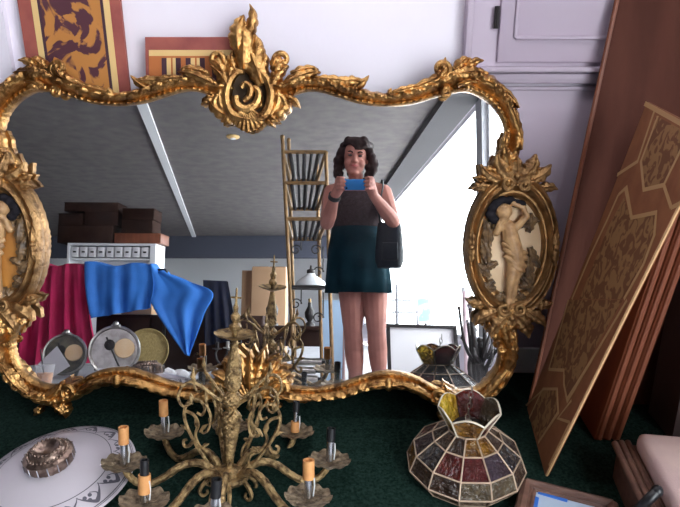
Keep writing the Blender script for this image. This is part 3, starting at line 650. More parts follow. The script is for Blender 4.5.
for az in (rad(-24), rad(30), rad(92), rad(150), rad(204)):
    b = MB()
    b.tube(spline(ring([(.024, ZH+.185), (.045, ZH+.200), (.070, ZH+.222), (.095, ZH+.235), (.115, ZH+.225), (.122, ZH+.200), (.110, ZH+.180), (.094, ZH+.186), (.096, ZH+.202)], az), 50), [.0042-.0014*j/50 for j in range(51)], 6)
    b.tube(spline(ring([(.060, ZH+.214), (.058, ZH+.180), (.048, ZH+.150), (.052, ZH+.120), (.064, ZH+.112), (.068, ZH+.124)], az), 36), [.0038-.0014*j/36 for j in range(37)], 6)
    b.tube(ring([(.085, ZH+.232), (.092, ZH+.248), (.090, ZH+.268)], az), [.003, .006, .0006], 6)
    b.build('upper_scroll', 'brass', CH, local=True)

# ================================================================== STAINED GLASS SHADE
sc_ = A(.275, 1.285, P); SH = thing('stained_glass_lampshade', 'faceted leaded-glass lampshade with flared scalloped neck on carpet, right of chandelier', 'lampshade', tuple(sc_))
NF = 12; prof = [(.122, .0), (.143, .030), (.128, .068), (.084, .103), (.047, .128)]
rnd = random.Random(3)
def facet(i, lev, ins=0.):
    r0, z0 = prof[lev]; r1, z1 = prof[lev+1]; o_ = rad(-90)
    a0, a1 = o_+2*PI*(i-.5)/NF, o_+2*PI*(i+.5)/NF
    p = [A(r0*cos(a0), r0*sin(a0), z0), A(r0*cos(a1), r0*sin(a1), z0), A(r1*cos(a1), r1*sin(a1), z1), A(r1*cos(a0), r1*sin(a0), z1)]
    return [sc_+v for v in p]
cols = {0: ['g_brown'], 1: ['g_clear', 'g_brown', 'g_amber', 'g_brown'], 2: ['g_wine', 'g_lav', 'g_slate', 'g_red'], 3: ['g_amber', 'g_brown', 'g_brown']}
front = {(1, 0): 'g_clear', (1, 1): 'g_clear', (1, 11): 'g_brown', (1, 2): 'g_brown', (2, 0): 'g_wine', (2, 1): 'g_lav', (2, 11): 'g_red', (2, 10): 'g_slate', (2, 2): 'g_slate', (3, 0): 'g_amber', (3, 1): 'g_amber', (3, 11): 'g_brown', (3, 10): 'g_brown', (3, 2): 'g_brown', (1, 10): 'g_brown', (2, 3): 'g_slate'}
came = MB()
for lev in range(4):
    for i in range(NF):
        p = facet(i, lev); c = sum(p)/4; nrm = np.cross(p[1]-p[0], p[3]-p[0]); nrm /= np.linalg.norm(nrm)
        ins = [c+(v-c)*.955 for v in p]
        b = MB(); b.slab(ins, nrm, .003); b.build('glass_panel', front.get((lev, i), cols[lev][rnd.randrange(len(cols[lev]))]), SH, smooth=False)
        came.tube([p[0], p[3]], .0021, 6); came.tube([p[0], p[1]], .0021, 6)
        if lev == 3: came.tube([p[3], p[2]], .0024, 6)
came.build('lead_came', 'came', SH)
nz = prof[-1][1]; cc = MB(); ccol = {0: 'g_brown', 1: 'g_amber', 2: 'g_clear', 3: 'g_red', 4: 'g_yellow', 5: 'g_yellow'}
ccol = {0: 'g_amber', 1: 'g_red', 2: 'g_clear', 3: 'g_red', 4: 'g_yellow', 5: 'g_yellow'}
for i in range(6):                                                # flared neck of six scalloped panels
    a0, a1 = rad(-90)+2*PI*(i-.5)/6-.20, rad(-90)+2*PI*(i+.5)/6-.20; rr, RR, hh = .048, .073, .058
    A0, A1 = sc_+A(rr*cos(a0), rr*sin(a0), nz), sc_+A(rr*cos(a1), rr*sin(a1), nz)
    B0, B1 = sc_+A(RR*cos(a0), RR*sin(a0), nz+hh*.80), sc_+A(RR*cos(a1), RR*sin(a1), nz+hh*.80)
    up_ = ((B0+B1)-(A0+A1)); up_ /= np.linalg.norm(up_)
    topc = [B0+(B1-B0)*t+up_*.018*sin(PI*t) for t in np.linspace(0, 1, 9)]
    pts = [A0, A1]+topc[::-1]; nrm = np.cross(A1-A0, B0-A0); nrm /= np.linalg.norm(nrm)
    b = MB(); b.slab(pts, nrm, .003); b.build('neck_panel', ccol[i], SH, smooth=False)
    cc.tube(topc, .0023, 6); cc.tube([A0, B0], .0022, 6); cc.tube([A0, A1], .0022, 6)
cc.build('neck_came', 'camepale', SH)
b = MB(); b.lathe([(.004, .07), (.016, .08), (.018, .115), (.012, .140), (.007, .150)], 16, Matrix.Translation(sc_)); b.build('lamp_holder', 'steelplate', SH)
b = MB(); b.lathe([(.046, .126), (.046, .130), (.012, .132), (.012, .128)], 24, Matrix.Translation(sc_)); b.build('neck_plate', 'iron', SH)
b = MB()                                                          # chain links rising from the holder
for i in range(6):
    c_ = sc_+A(-.002+.002*i, .004+.004*i, .155+.0125*i); a_ = i % 2*PI/2; e1 = A(cos(a_), sin(a_), 0); b.tube([c_+e1*.0045*cos(t)+A(0, .002, 1)*.009*sin(t) for t in np.linspace(0, 2*PI, 13)], .0014, 5)
b.build('chain', 'steelplate', SH)

# ================================================================== FROSTED CEILING-LIGHT DISC
gc = A(-.699, 1.203, P+.036); gn = A(-.07, -.08, 1.); GM = frame_mx(gc, gn)
GD = thing('glass_light_shade', 'round frosted glass ceiling shade with etched dark scrolls and beaded boss, left of chandelier', 'lampshade', mx=GM)
RD = .182
def dome(r): return .045*(1-(r/RD)**2)
b = MB(); pr = [(r, dome(r)) for r in np.linspace(.03, RD, 22)]; b.lathe(pr+[(RD+.002, -.002), (RD-.002, -.005)]+[(r, dome(r)-.005) for r in np.linspace(RD-.006, .03, 16)], 72); b.build('glass_bowl', 'frost', GD, local=True)
b = MB()
def gl(r, t): return A(r*cos(t), r*sin(t), dome(r)+.0006)
def gl_strip(pts, wid):
    P_ = [gl(*p_) for p_ in pts]; rows = []
    for i, p_ in enumerate(P_):
        t_ = P_[min(i+1, len(P_)-1)]-P_[max(i-1, 0)]; n_ = np.cross(A(0, 0, 1), t_); n_ /= np.linalg.norm(n_)+1e-9
        w_ = wid[i] if not np.isscalar(wid) else wid
        row = []
        for s_ in (-1, 1):
            z_ = p_+n_*w_*s_; row.append((z_[0], z_[1], dome(math.hypot(z_[0], z_[1]))+.0008))
        rows.append(row)
    b.quadgrid(rows)
for rr, ww in ((.131, .0010), (.1745, .0010), (.178, .0006)): gl_strip([(rr, 2*PI*i/120) for i in range(121)], ww)
NS = 16
for i in range(NS):
    t0 = 2*PI*i/NS; d_ = 2*PI/NS; S_ = np.linspace(0, 1, 16)
    gl_strip([(.136+.031*sin(PI*s_)**.8, t0+d_*(1.05*s_+.10*sin(2*PI*s_))) for s_ in S_], [.0006+.0036*sin(PI*s_) for s_ in S_])
    gl_strip([(.164-.023*s_, t0+d_*(.52+.20*sin(PI*s_))) for s_ in S_], [.0022-.0014*s_ for s_ in S_])
    for (dr_, dt_) in ((.0065, 0), (-.0035, .042), (-.0035, -.042)):
        P_ = gl(.150+dr_, t0+d_*.36+dt_); vs_ = []
        for j in range(10):
            x_, y_ = P_[0]+.0046*cos(2*PI*j/10), P_[1]+.0046*sin(2*PI*j/10); vs_.append((x_, y_, dome(math.hypot(x_, y_))+.0009))
        b.poly(vs_)
b.build('etched_pattern', 'etch', GD, smooth=False, local=True)
z0 = dome(.03)
b = MB(); b.lathe([(.051, z0-.004), (.055, z0+.004), (.055, z0+.022), (.050, z0+.027), (.040, z0+.028), (.036, z0+.036), (.029, z0+.040), (.024, z0+.038), (.016, z0+.030), (.001, z0+.028)], 48, rfn=lambda r, z, t: (r*(1+.015*cos(24*t)), z)); b.build('boss', 'bead', GD, local=True)
b = MB()
for k in range(30): b.ball((.043*cos(2*PI*k/30), .043*sin(2*PI*k/30), z0+.029), .0040, 1)
for k in range(22): b.ball((.031*cos(2*PI*k/22), .031*sin(2*PI*k/22), z0+.040), .0036, 1)
b.build('bead_ring', 'bead', GD, local=True)
b = MB()
for k in range(16):
    t = 2*PI*k/16; b.tube([(.0565*cos(t), .0565*sin(t), z0+.003), (.0565*cos(t), .0565*sin(t), z0+.022)], .0014, 5)
b.build('boss_ribs', 'silver', GD, local=True)

# ================================================================== RIGHT-HAND SIDE: LEANING BOARDS
PZ = P+.001
def cp(x, y, z=PZ): return ax(x, y, 2, z)
bl = cp(530, 403); tl = ax(617, 0, 1, 1.735); tl = bl+(tl-bl)*1.16; rd = A(.66, 0, 0)
nb = np.cross(rd, tl-bl); nb /= np.linalg.norm(nb); nb = nb if nb[1] < 0 else -nb
t = thing('board', 'big plain dark reddish brown board leaning on wall behind patterned panel', 'board', tuple(bl))
b = MB(); b.slab([bl, bl+rd, tl+rd, tl], nb, .018); b.build('board_face', 'boardwood', t, smooth=False)
b = MB(); b.tube([bl+nb*.001, tl+nb*.001], .006, 6); b.build('board_edge', 'redwood', t)
# patterned panel
BL, BR = cp(527, 408), cp(545, 475); w_ = BR-BL; d_ = ray(647, 102); TL = CAM+d_*(((BL-CAM) @ w_)/(d_ @ w_))
ne = np.cross(BR-BL, TL-BL); ne /= np.linalg.norm(ne); ne = ne if (CAM-BL) @ ne > 0 else -ne
TR = on(712, 135, BL, ne)
t = thing('patterned_panel', 'long patterned panel with gold octagon lines leaning at right on green carpet', 'panel', tuple((BL+BR)/2))
b = MB(); b.slab([BL, BR, TR, TL], ne, .009); b.build('panel_board', 'rug', t, smooth=False)
def flat_band(bm, px, wpx, lift=.0008):
    P_ = [on(x, y, BL, ne) for x, y in px]; rows = []
    for i, p_ in enumerate(P_):
        d0_ = P_[min(i+1, len(P_)-1)]-P_[max(i-1, 0)]; n_ = np.cross(ne, d0_); n_ /= np.linalg.norm(n_)
        k_ = 1.
        if 0 < i < len(P_)-1:
            u1 = (P_[i]-P_[i-1])/np.linalg.norm(P_[i]-P_[i-1]); n1 = np.cross(ne, u1); k_ = 1/max(.45, abs(n1 @ n_))
        ww = wpx*.0024*k_/2; rows.append([p_-n_*ww-ne*.002, p_-n_*ww+ne*lift, p_+n_*ww+ne*lift, p_+n_*ww-ne*.002])
    bm.quadgrid(rows)
def c2(*l): return [(500+x/2.111, 60+y/2.111) for x, y in l]
def c3(*l): return [(500+x/2.45, 300+y/2.45) for x, y in l]
b = MB()
b.slab([on(x, y, BL, ne)+ne*.0005 for x, y in c2((262, 290), (275, 335), (330, 325), (322, 370), (300, 430), (258, 505), (168, 505), (230, 350))], ne, .002)
b.slab([on(x, y, BL, ne)+ne*.0005 for x, y in c2((330, 118), (380, 145), (380, 190), (345, 262), (303, 270), (296, 215))], ne, .002)
b.slab([on(x, y, BL, ne)+ne*.0005 for x, y in c3((172, 0), (300, 0), (232, 120), (165, 240), (158, 205), (158, 172), (122, 168))], ne, .002)
b.slab([on(x, y, BL, ne)+ne*.0005 for x, y in c3((105, 222), (138, 222), (140, 275), (95, 345), (72, 290))], ne, .002)
b.build('panel_field', 'rugfield', t, smooth=False)
b = MB()
for px, wd_ in [(c2((306, 92), (372, 128), (470, 182)), 4.5), (c2((326, 108), (291, 214), (248, 242)), 4), (c2((334, 118), (298, 214), (304, 274), (346, 264), (384, 186), (420, 130)), 4), (c2((346, 264), (362, 312)), 3.5),
              (c2((250, 285), (228, 335), (190, 415), (152, 505)), 4), (c2((250, 285), (266, 270), (278, 333), (330, 322), (326, 370), (303, 432), (262, 505)), 4), (c2((362, 312), (385, 300), (410, 250)), 4),
              (c3((168, 0), (120, 170)), 3.5), (c3((120, 170), (157, 172), (157, 206), (165, 246), (240, 122), (312, 0)), 3.5), (c3((105, 218), (140, 218), (143, 276), (94, 350)), 3), (c3((105, 218), (72, 290)), 3), (c3((176, 246), (142, 290), (172, 300)), 3), (c3((172, 298), (120, 405)), 3), (c3((62, 260), (108, 218)), 2.5)]:
    flat_band(b, px, wd_)
b.build('gold_line', 'rugline', t, smooth=False)
b = MB(); b.tube([BL-ne*.004, TL-ne*.004], .0036, 6); b.tube([BR-ne*.004, TR-ne*.004], .0036, 6); b.tube([BL-ne*.004, BR-ne*.004], .0036, 6); b.build('panel_rim', 'rugedge', t)
# three thick boards behind it
for i, (nm, lb) in enumerate((('first', 'red-brown board, leftmost of three leaning together behind the patterned panel'), ('', 'red-brown board, middle one of three leaning together behind the patterned panel'), ('', 'red-brown board, rightmost of three leaning against the dark cabinet side'))):
    x0 = 594+9*i; a0 = cp(x0, 441); a1 = A(a0[0]+.021, a0[1], PZ); u0 = ax(659+11*i, 250, 1, a0[1]); up3 = (u0-a0)*1.5; th_ = A(.021, 0, 0); bk = A(.0, .125, 0)
    t = thing('board', lb, 'board', tuple(a0))
    b = MB(); b.hexa([a0, a0+th_, a0+th_+bk, a0+bk, a0+up3, a0+th_+up3, a0+th_+bk+up3, a0+bk+up3]); bmesh.ops.bevel(b.bm, geom=list(b.bm.edges), offset=.006, segments=3, affect='EDGES', profile=.5); b.build('board_body', 'redwood', t)
    b = MB(); b.tube([a0+th_*.5+up3*.01, a0+th_*.5+up3*.99], .0075, 8); b.build('edge_bead', 'redwood', t)
# cabinet at the far right
a0, a1 = cp(637, 403), cp(672, 441); cxn = a0[0]+.012
t = thing('cabinet', 'dark-sided cabinet with ivory front at the right edge behind cream stool', 'cabinet', (cxn, a1[1], P))
yb_, yf_ = min(a0[1], 1.565), a1[1]
b = MB(); b.box((cxn+.2, (yb_+yf_)/2, P+.31), (.40, yb_-yf_, .62)); b.build('carcass', 'darkwood', t, smooth=False)
b = MB(); b.box((cxn+.21, yf_-.009, P+.31), (.375, .018, .60), bev=.004); dr = b.build('front_panel', 'ivory', t)
b = MB(); b.ball((cxn+.30, yf_-.026, P+.35), .012, 2); b.build('knob', 'brass', dr)
# cream stool
ZS = P+.10; s0, s1 = cp(613, 442, ZS), cp(643, 508, ZS); ee = (s1-s0)/np.linalg.norm(s1-s0); rr_ = A(-ee[1], ee[0], 0); rr_ = rr_ if rr_[0] > 0 else -rr_
Ls, Ws = .30, .36
t = thing('stool', 'low stool with cream velvet cushion and walnut moulded frame in the right foreground', 'stool', (s0[0], s0[1], P))
def sp(a, c, z): p_ = s0+ee*a+rr_*c; return A(p_[0], p_[1], z)
b = MB(); b.hexa([sp(0, .012, PZ), sp(Ls, .012, PZ), sp(Ls, Ws, PZ), sp(0, Ws, PZ), sp(0, .012, ZS-.004), sp(Ls, .012, ZS-.004), sp(Ls, Ws, ZS-.004), sp(0, Ws, ZS-.004)]); b.build('frame', 'walnut', t, smooth=False)
b = MB()
for (c_, z_, r_) in ((.006, ZS-.006, .008), (.020, ZS-.002, .0075), (.034, ZS, .0075)): b.tube([sp(-.004, c_, z_), sp(Ls+.004, c_, z_)], r_, 10)
b.build('moulding', 'walnut', t)
b = MB(); b.hexa([sp(.012, .043, ZS-.006), sp(Ls-.012, .043, ZS-.006), sp(Ls-.012, Ws-.02, ZS-.006), sp(.012, Ws-.02, ZS-.006), sp(.012, .043, ZS+.045), sp(Ls-.012, .043, ZS+.045), sp(Ls-.012, Ws-.02, ZS+.045), sp(.012, Ws-.02, ZS+.045)])
bmesh.ops.bevel(b.bm, geom=list(b.bm.edges), offset=.018, segments=4, affect='EDGES', profile=.5); b.build('cushion', 'velvet', t)
# picture lying flat
zf = P+.024
c = [cp(524, 478, zf), cp(616, 501, zf)]; e1 = (c[1]-c[0]); e2 = A(e1[1], -e1[0], 0); e2 = e2*.85
t = thing('picture_frame', 'wooden picture frame with pale blue sheet and blue tape lying in front of the lampshade', 'picture frame', (c[0][0], c[0][1], P))
def fp(u, v, z): p_ = c[0]+e1*u+e2*v; return A(p_[0], p_[1], z)
b = MB()
for (u0, v0, u1, v1) in ((0, 0, 1, 0), (0, 1, 1, 1), (0, 0, 0, 1), (1, 0, 1, 1)):
    for off, rz, rr2 in ((.0, zf-.010, .0135), (.06, zf-.014, .010), (.10, zf-.012, .008)):
        o = lambda v: v*(1-2*off-.06)+off+.03
        b.tube([fp(o(u0), o(v0), rz), fp(o(u1), o(v1), rz)], rr2, 8)
b.build('frame', 'walnut', t)
b = MB(); b.hexa([fp(.10, .10, PZ), fp(.90, .10, PZ), fp(.90, .90, PZ), fp(.10, .90, PZ), fp(.10, .10, zf-.008), fp(.90, .10, zf-.008), fp(.90, .90, zf-.008), fp(.10, .90, zf-.008)]); b.build('pale_sheet', 'pane', t, smooth=False)
for (u0, v0, u1, v1) in ((.18, .125, .50, .20), (.12, .26, .20, .52)):
    b = MB(); b.hexa([fp(u0, v0, zf-.009), fp(u1, v0+.02, zf-.009), fp(u1, v1+.02, zf-.009), fp(u0, v1, zf-.009), fp(u0, v0, zf-.0065), fp(u1, v0+.02, zf-.0065), fp(u1, v1+.02, zf-.0065), fp(u0, v1, zf-.0065)]); b.build('tape', 'tape', t, smooth=False)
# black rod with a rounded end, in front of the stool
t = thing('black_rod', 'short black bent rod with rounded end in front of the cream stool', 'rod', tuple(cp(640, 505)))
b = MB(); pts = spline([cp(622, 520, P+.012), cp(634, 512, P+.05), cp(645, 503, P+.12), cp(657, 491, P+.145)], 20); b.tube(pts, [.008+.003*(i/20) for i in range(21)], 10); b.ball(pts[-1], .0125, 2); b.build('rod', 'black', t)
b = MB(); b.tube([cp(604, 526, P+.012), cp(640, 514, P+.03)], .010, 10); b.build('foot', 'black', t)

# ================================================================== THE PHOTOGRAPHER, FACING THE MIRROR
W = lambda x, y, Y: rY(x, y, Y)
PER = thing('person', 'person with dark wavy hair, taupe top and teal skirt, holding up a blue phone', 'person', (0.02, -.36, 0))
b = MB()
sl, sr = W(332, 193, -.40), W(383, 193, -.40); el, er = W(327, 223, -.24), W(393, 221, -.22); wl_, wr_ = W(335, 195, -.085), W(374, 196, -.085)
nk = W(356, 186, -.40); ch = W(358, 205, -.40); wa = W(359, 228, -.40); pv = W(361, 248, -.40)
# trunk: stacked ellipses
def trunk(b, secs, seg=28):
    rows = []
    for (x, y, z, rx, ry) in secs: rows.append([(x+rx*cos(2*PI*j/seg), y+ry*sin(2*PI*j/seg), z) for j in range(seg)])
    V = b.quadgrid(rows, closed_v=True)
    for r_ in (V[0], V[-1]): b.bm.faces.new(r_)
zc = {k: W(358, k, -.40)[2] for k in (180, 186, 190, 195, 200, 210, 220, 230, 240, 250, 262)}
trunk(b, [(.005, -.40, zc[186]+.015, .055, .05), (.006, -.40, zc[190], .115, .065), (.008, -.40, zc[195], .155, .078), (.010, -.395, zc[200], .150, .092), (.012, -.39, zc[210], .148, .108), (.014, -.40, zc[220], .136, .095), (.016, -.40, zc[230], .132, .092), (.02, -.41, zc[240], .150, .108), (.022, -.41, zc[250], .165, .118), (.024, -.41, zc[262], .160, .112)])
for (s_, e_, w2) in ((sl, el, wl_), (sr, er, wr_)):
    limb(b, [s_, s_+(e_-s_)*.35, e_-(e_-s_)*.1, e_], [.056, .053, .043, .042]); limb(b, [e_, e_+(w2-e_)*.3, w2-(w2-e_)*.25, w2], [.042, .043, .032, .028])
    limb(b, [A(nk[0], nk[1], nk[2]), s_+A(0, 0, .005)], [.052, .05])
# legs
for (xs, s_) in (((351, 353, 354, 355.5), -1), ((374, 376.5, 377.5, 379), 1)):
    hp, kn, cf, an = W(xs[0], 268, -.41), W(xs[1], 331, -.37), W(xs[2], 349, -.41), W(xs[3], 372, -.40)
    an0 = A(an[0]+.004*s_, an[1]-.005, .09)
    limb(b, [hp, hp+(kn-hp)*.45, kn-(kn-hp)*.08, kn, cf, cf+(an-cf)*.6, an, an0], [.088, .078, .060, .055, .058, .052, .043, .034], 14)
    limb(b, [an0+A(0, -.03, -.055), an0+A(0, .06, -.055), an0+A(.01*s_, .15, -.068)], [.034, .034, .022]); limb(b, [an0, an0+A(0, -.01, -.05)], [.034, .036])
    for k in range(5): limb(b, [an0+A(.01*s_+(k-2)*.014, .150-.006*abs(k-1.5), -.072), an0+A(.01*s_+(k-2)*.015, .178-.008*abs(k-1.5), -.078)], [.011, .009])
# neck and head
hd = W(355, 159, -.35); limb(b, [nk+A(0, -.01, -.01), nk+A(0, .015, .05), hd+A(0, -.02, -.06)], [.052, .047, .046])
RH = Matrix.Rotation(rad(-6), 3, 'X') @ Matrix.Rotation(rad(4), 3, 'Y')
def hp_(x, y, z): v = RH @ Vector((x, y, z)); return A(hd[0]+v.x, hd[1]+v.y, hd[2]+v.z)
b.ball(hp_(0, -.012, .030), .1, 3, (.074, .092, .092) and (.74, .92, .90)); b.ball(hp_(0, .012, -.030), .1, 3, (.62, .68, .80)); b.ball(hp_(0, .048, -.088), .026, 2, (1.25, 1, .8))
for s_ in (-1, 1):
    b.ball(hp_(s_*.036, .050, -.032), .028, 2); b.ball(hp_(s_*.030, .070, .026), .021, 2, (1.25, .6, .5)); b.ball(hp_(s_*.074, -.012, -.005), .028, 2, (.35, .7, 1.1))
limb(b, [hp_(0, .074, .018), hp_(0, .092, -.020)], [.009, .013]); b.ball(hp_(.011, .084, -.024), .010, 2); b.ball(hp_(-.011, .084, -.024), .010, 2)
limb(b, [hp_(-.020, .070, -.052), hp_(0, .079, -.050), hp_(.020, .070, -.052)], [.009, .011, .009])
# hands round the phone
fz = Vector(FW); PH = frame_mx(CAM-FW*.006, fz, RT)                # z axis points out of the phone at the mirror
def ph(x, y, z): v = PH @ Vector((x, y, z)); return A(v.x, v.y, v.z)
ysgn = 1 if (PH.to_3x3() @ Vector((0, 1, 0))).z > 0 else -1
for s_, w2 in ((-1, wl_), (1, wr_)):
    limb(b, [w2, ph(s_*.088, -.020*ysgn, -.045), ph(s_*.080, .0, -.030)], [.028, .032, .028]); limb(b, [ph(s_*.088, .018*ysgn, -.035), ph(s_*.088, -.020*ysgn, -.035)], [.024, .026])
    for k, (yy, ln) in enumerate(((.032, .80), (.0115, 1.), (-.009, .95), (-.0295, .75))):
        limb(b, [ph(s_*.090, yy*ysgn*.9, -.030), ph(s_*.094, (yy+.008)*ysgn, -.002), ph(s_*(.078), (yy+.010)*ysgn, .016), ph(s_*(.078-.026*ln), (yy+.008)*ysgn, .010)], [.0100, .0088, .0080, .0070], 8)
    limb(b, [ph(s_*.085, -.024*ysgn, -.045), ph(s_*.066, -.026*ysgn, -.034), ph(s_*.046, -.020*ysgn, -.0225)], [.015, .012, .0095], 8)
o = b.build('body', 'skin', PER); remesh(o, .0044, 3)
# face details
for s_ in (-1, 1):
    b = MB(); b.ball(hp_(s_*.030, .0735, .010), .0115, 2, (1.15, .6, .62)); b.build('eye', 'eye', PER)
    b = MB(); b.tube(spline([hp_(s_*.014, .084, .026), hp_(s_*.030, .084, .033), hp_(s_*.048, .070, .026)], 8), .0042, 6); b.build('eyebrow', 'hair', PER)
b = MB(); b.tube(spline([hp_(-.024, .076, -.054), hp_(-.008, .0885, -.050), hp_(0, .0875, -.052), hp_(.008, .0885, -.050), hp_(.024, .076, -.054)], 12), [.001+.0055*sin(PI*i/12) for i in range(13)], 8); b.build('lips', 'lips', PER)
# hair: overlapping locks gathered round the head
b = MB(); rh = random.Random(11)
b.ball(hp_(0, -.035, .045), .1, 3, (.90, .92, .90))
for k in range(64):
    a = rh.uniform(-.25*PI, 1.25*PI)+PI; lz = rh.uniform(-.10, .10); rr3 = .088+rh.uniform(-.006, .016)
    rr3 *= math.sqrt(max(.1, 1-(max(0, lz)/.125)**2)); x, y = rr3*cos(a), -.02+rr3*sin(a)
    if y > .030 and lz < .05: continue
    b.ball(hp_(x*(1.0 if lz > 0 else 1.08), y, lz+.012), rh.uniform(.020, .032), 2)
for k in range(34):
    s_ = 1 if k % 2 else -1; u = k/34; lz = .055-.185*u; ex = .012*sin(k*1.3)+(.026*sin(PI*min(1, u*1.2)) if s_ > 0 else .004)
    b.ball(hp_(s_*(.070+.020*min(1, u*3)+ex), .010+.010*sin(k*2.1)-.010*u, lz), .023+.004*sin(k), 2)
b.ball(hp_(0, -.005, .085), .06, 3, (1.05, 1.0, .62))
for k in range(11):                                               # fringe parted at the left, swept across the forehead
    u = k/10; x1 = -.072+.144*u; b.tube(spline([hp_(-.020+.03*u, -.01, .118), hp_(x1*.72, .062, .098-.010*abs(u-.3)), hp_(x1, .076-.035*(2*u-1)**2, .062-.020*(u > .45)*sin(PI*u)+.010*(u < .35))], 10), [.020-.012*j/10 for j in range(11)], 8)
o = b.build('hair', 'hair', PER); remesh(o, .0065, 2, .4)
# knit top, skirt
def cloth(name, m, secs, fold=0., nf=9, seg=72, neck=None):
    b = MB(); rows = []
    for i, (x, y, z, rx, ry) in enumerate(secs):
        f = fold*(i/(len(secs)-1))**1.2; row = []
        for j in range(seg):
            t_ = 2*PI*j/seg; k_ = 1+f*sin(nf*t_+.6*sin(3*t_)); zz = z
            if neck and i == 0: zz = z-neck*max(0, sin(t_))**2
            row.append((x+rx*k_*cos(t_), y+ry*k_*sin(t_), zz))
        rows.append(row)
    b.quadgrid(rows, closed_v=True); o = b.build(name, m, PER); sd2 = o.modifiers.new('cloth', 'SOLIDIFY'); sd2.thickness = .004; sd2.offset = 1; return o
cloth('knit_top', 'top', [(.009, -.397, zc[190]-.002, .130, .088), (.010, -.395, zc[195]+.003, .158, .098), (.010, -.392, zc[200], .160, .106), (.012, -.388, zc[210], .158, .120), (.014, -.396, zc[220], .147, .107), (.016, -.40, zc[230], .146, .106), (.02, -.408, zc[240]-.01, .163, .120)], .02, 7, neck=.030)
for s_ in (-1, 1):
    b = MB(); sx = .095*s_; pts = spline([A(.01+sx, -.335, zc[195]-.012), A(.008+sx, -.338, zc[190]+.025), A(.008+sx, -.40, zc[190]+.064), A(.008+sx, -.462, zc[190]+.02), A(.01+sx, -.470, zc[195]-.015)], 16); b.tube(pts, .014, 8, flat=.5); b.build('shoulder_strap', 'top', PER)
zh_ = W(361, 293, -.40)[2]
cloth('skirt', 'skirt', [(.016, -.40, zc[230]+.012, .150, .110), (.018, -.405, zc[240], .163, .122), (.02, -.41, zc[250], .174, .130), (.022, -.41, zc[262], .180, .136), (.024, -.41, (zc[262]+zh_)/2, .187, .140), (.026, -.41, zh_, .192, .146)], .055, 10)
b = MB(); wv = (wl_-el)/np.linalg.norm(wl_-el); pw = wl_-wv*.012; b.lathe([(.032, -.012), (.036, -.012), (.036, .012), (.032, .012)], 24, frame_mx(pw, wv)); b.build('wristband', 'black', PER)
# phone (held, so a thing of its own)
t = thing('phone', 'blue phone held up level in both hands', 'phone', mx=PH)
b = MB(); b.box((0, 0, -.0105), (.116, .060, .011), bev=.004); b.build('phone_case', 'phone', t, local=True)
b = MB(); b.box((0, 0, -.0163), (.100, .052, .001)); b.build('screen', 'black', t, local=True)
b = MB(); b.lathe([(.0045, -.0055), (.0045, -.0045), (.001, -.0043)], 16, Matrix.Translation((-.045, .018, 0))); b.build('lens', 'lens', t, local=True)
# shoulder bag
bt = W(388, 223, -.24); bb_ = W(388, 268, -.24)
t = thing('handbag', 'black leather shoulder bag hanging at the hip of the person in the mirror', 'bag', tuple(bb_))
bx, bw_, bh = (bt[0]+bb_[0])/2+.008, .165, bt[2]-bb_[2]
b = MB(); secs = []
for i in range(9):
    u = i/8; secs.append((bx, -.24, bb_[2]+bh*u, (.5*bw_)*(1.02-.22*u*u)*(.80+.20*min(1, u*6)), .052*(1-.55*u)*(.7+.3*min(1, u*6))))
trunk(b, secs, 24); b.build('bag_body', 'bag', t)
b = MB(); top_ = W(381, 187, -.41); b.tube(spline([A(bx-.05, -.24, bt[2]-.02), A(bx-.060, -.255, bt[2]+.08), top_+A(.01, .05, -.01), top_+A(.005, .0, .036), top_+A(.01, -.07, -.01), A(bx+.05, -.36, bt[2]+.06), A(bx+.05, -.25, bt[2]-.02)], 40), .011, 8, flat=.5); b.build('strap', 'bag', t)
b = MB(); b.tube([A(bx-.06, -.24, bt[2]), A(bx+.06, -.24, bt[2])], .005, 8); b.build('zip', 'iron', t)
b = MB(); b.box((bx, -.186, bb_[2]+bh*.35), (.09, .012, .10), bev=.005); b.build('pocket', 'bag', t)

# ================================================================== THE SHOP BEHIND, SEEN IN THE MIRROR
# gilt iron rack with tilted slatted shelves
Yf, Yr = -1.2, -1.55
def postline(x0, y0, x1, y1, Y, top):
    a_, c_ = W(x0, y0, Y), W(x1, y1, Y); d2 = (c_-a_)/(a_[2]-c_[2]); return lambda z: a_+d2*(a_[2]-z)
pf_l, pf_r = postline(283, 150, 290, 290, Yf, 0), postline(326, 154, 330, 290, Yf, 0); pr_l, pr_r = postline(289, 152, 293, 290, Yr, 0), postline(317, 165, 320, 290, Yr, 0)
zt = W(283, 137, Yf)[2]
RK = thing('rack', 'tall narrow gilt iron rack with slatted shelves beside the person', 'rack', tuple(pf_l(0)))
for fn, tz in ((pf_l, zt), (pf_r, W(326, 153, Yf)[2]), (pr_l, W(289, 140, Yr)[2]), (pr_r, W(317, 160, Yr)[2])):
    b = MB(); b.tube([fn(.0), fn(tz)], .014, 8); b.ball(fn(tz), .018, 2); b.build('post', 'rackm', RK)
for (yn, yfar) in ((152, 181), (183, 209), (219, 239)):
    zn = W(305, yn, Yf)[2]; zr_ = W(305, yfar, Yr)[2]; b = MB()
    A0, A1, B0, B1 = pf_l(zn), pf_r(zn), pr_l(zr_), pr_r(zr_)
    for e in ((A0, A1), (B0, B1), (A0, B0), (A1, B1)): b.tube(e, .015, 6)
    sh = b.build('shelf', 'rackm', RK)
    for k in range(1, 6):
        u = k/6; b = MB(); b.tube([A0+(A1-A0)*u, B0+(B1-B0)*u], .017 if k % 2 else .012, 6); b.build('slat', 'iron', sh)
b = MB()
for zz in (W(305, 288, Yf)[2], .30): b.hexa([pf_l(zz), pf_r(zz), pr_r(zz), pr_l(zz), pf_l(zz)+A(0, 0, .02), pf_r(zz)+A(0, 0, .02), pr_r(zz)+A(0, 0, .02), pr_l(zz)+A(0, 0, .02)])
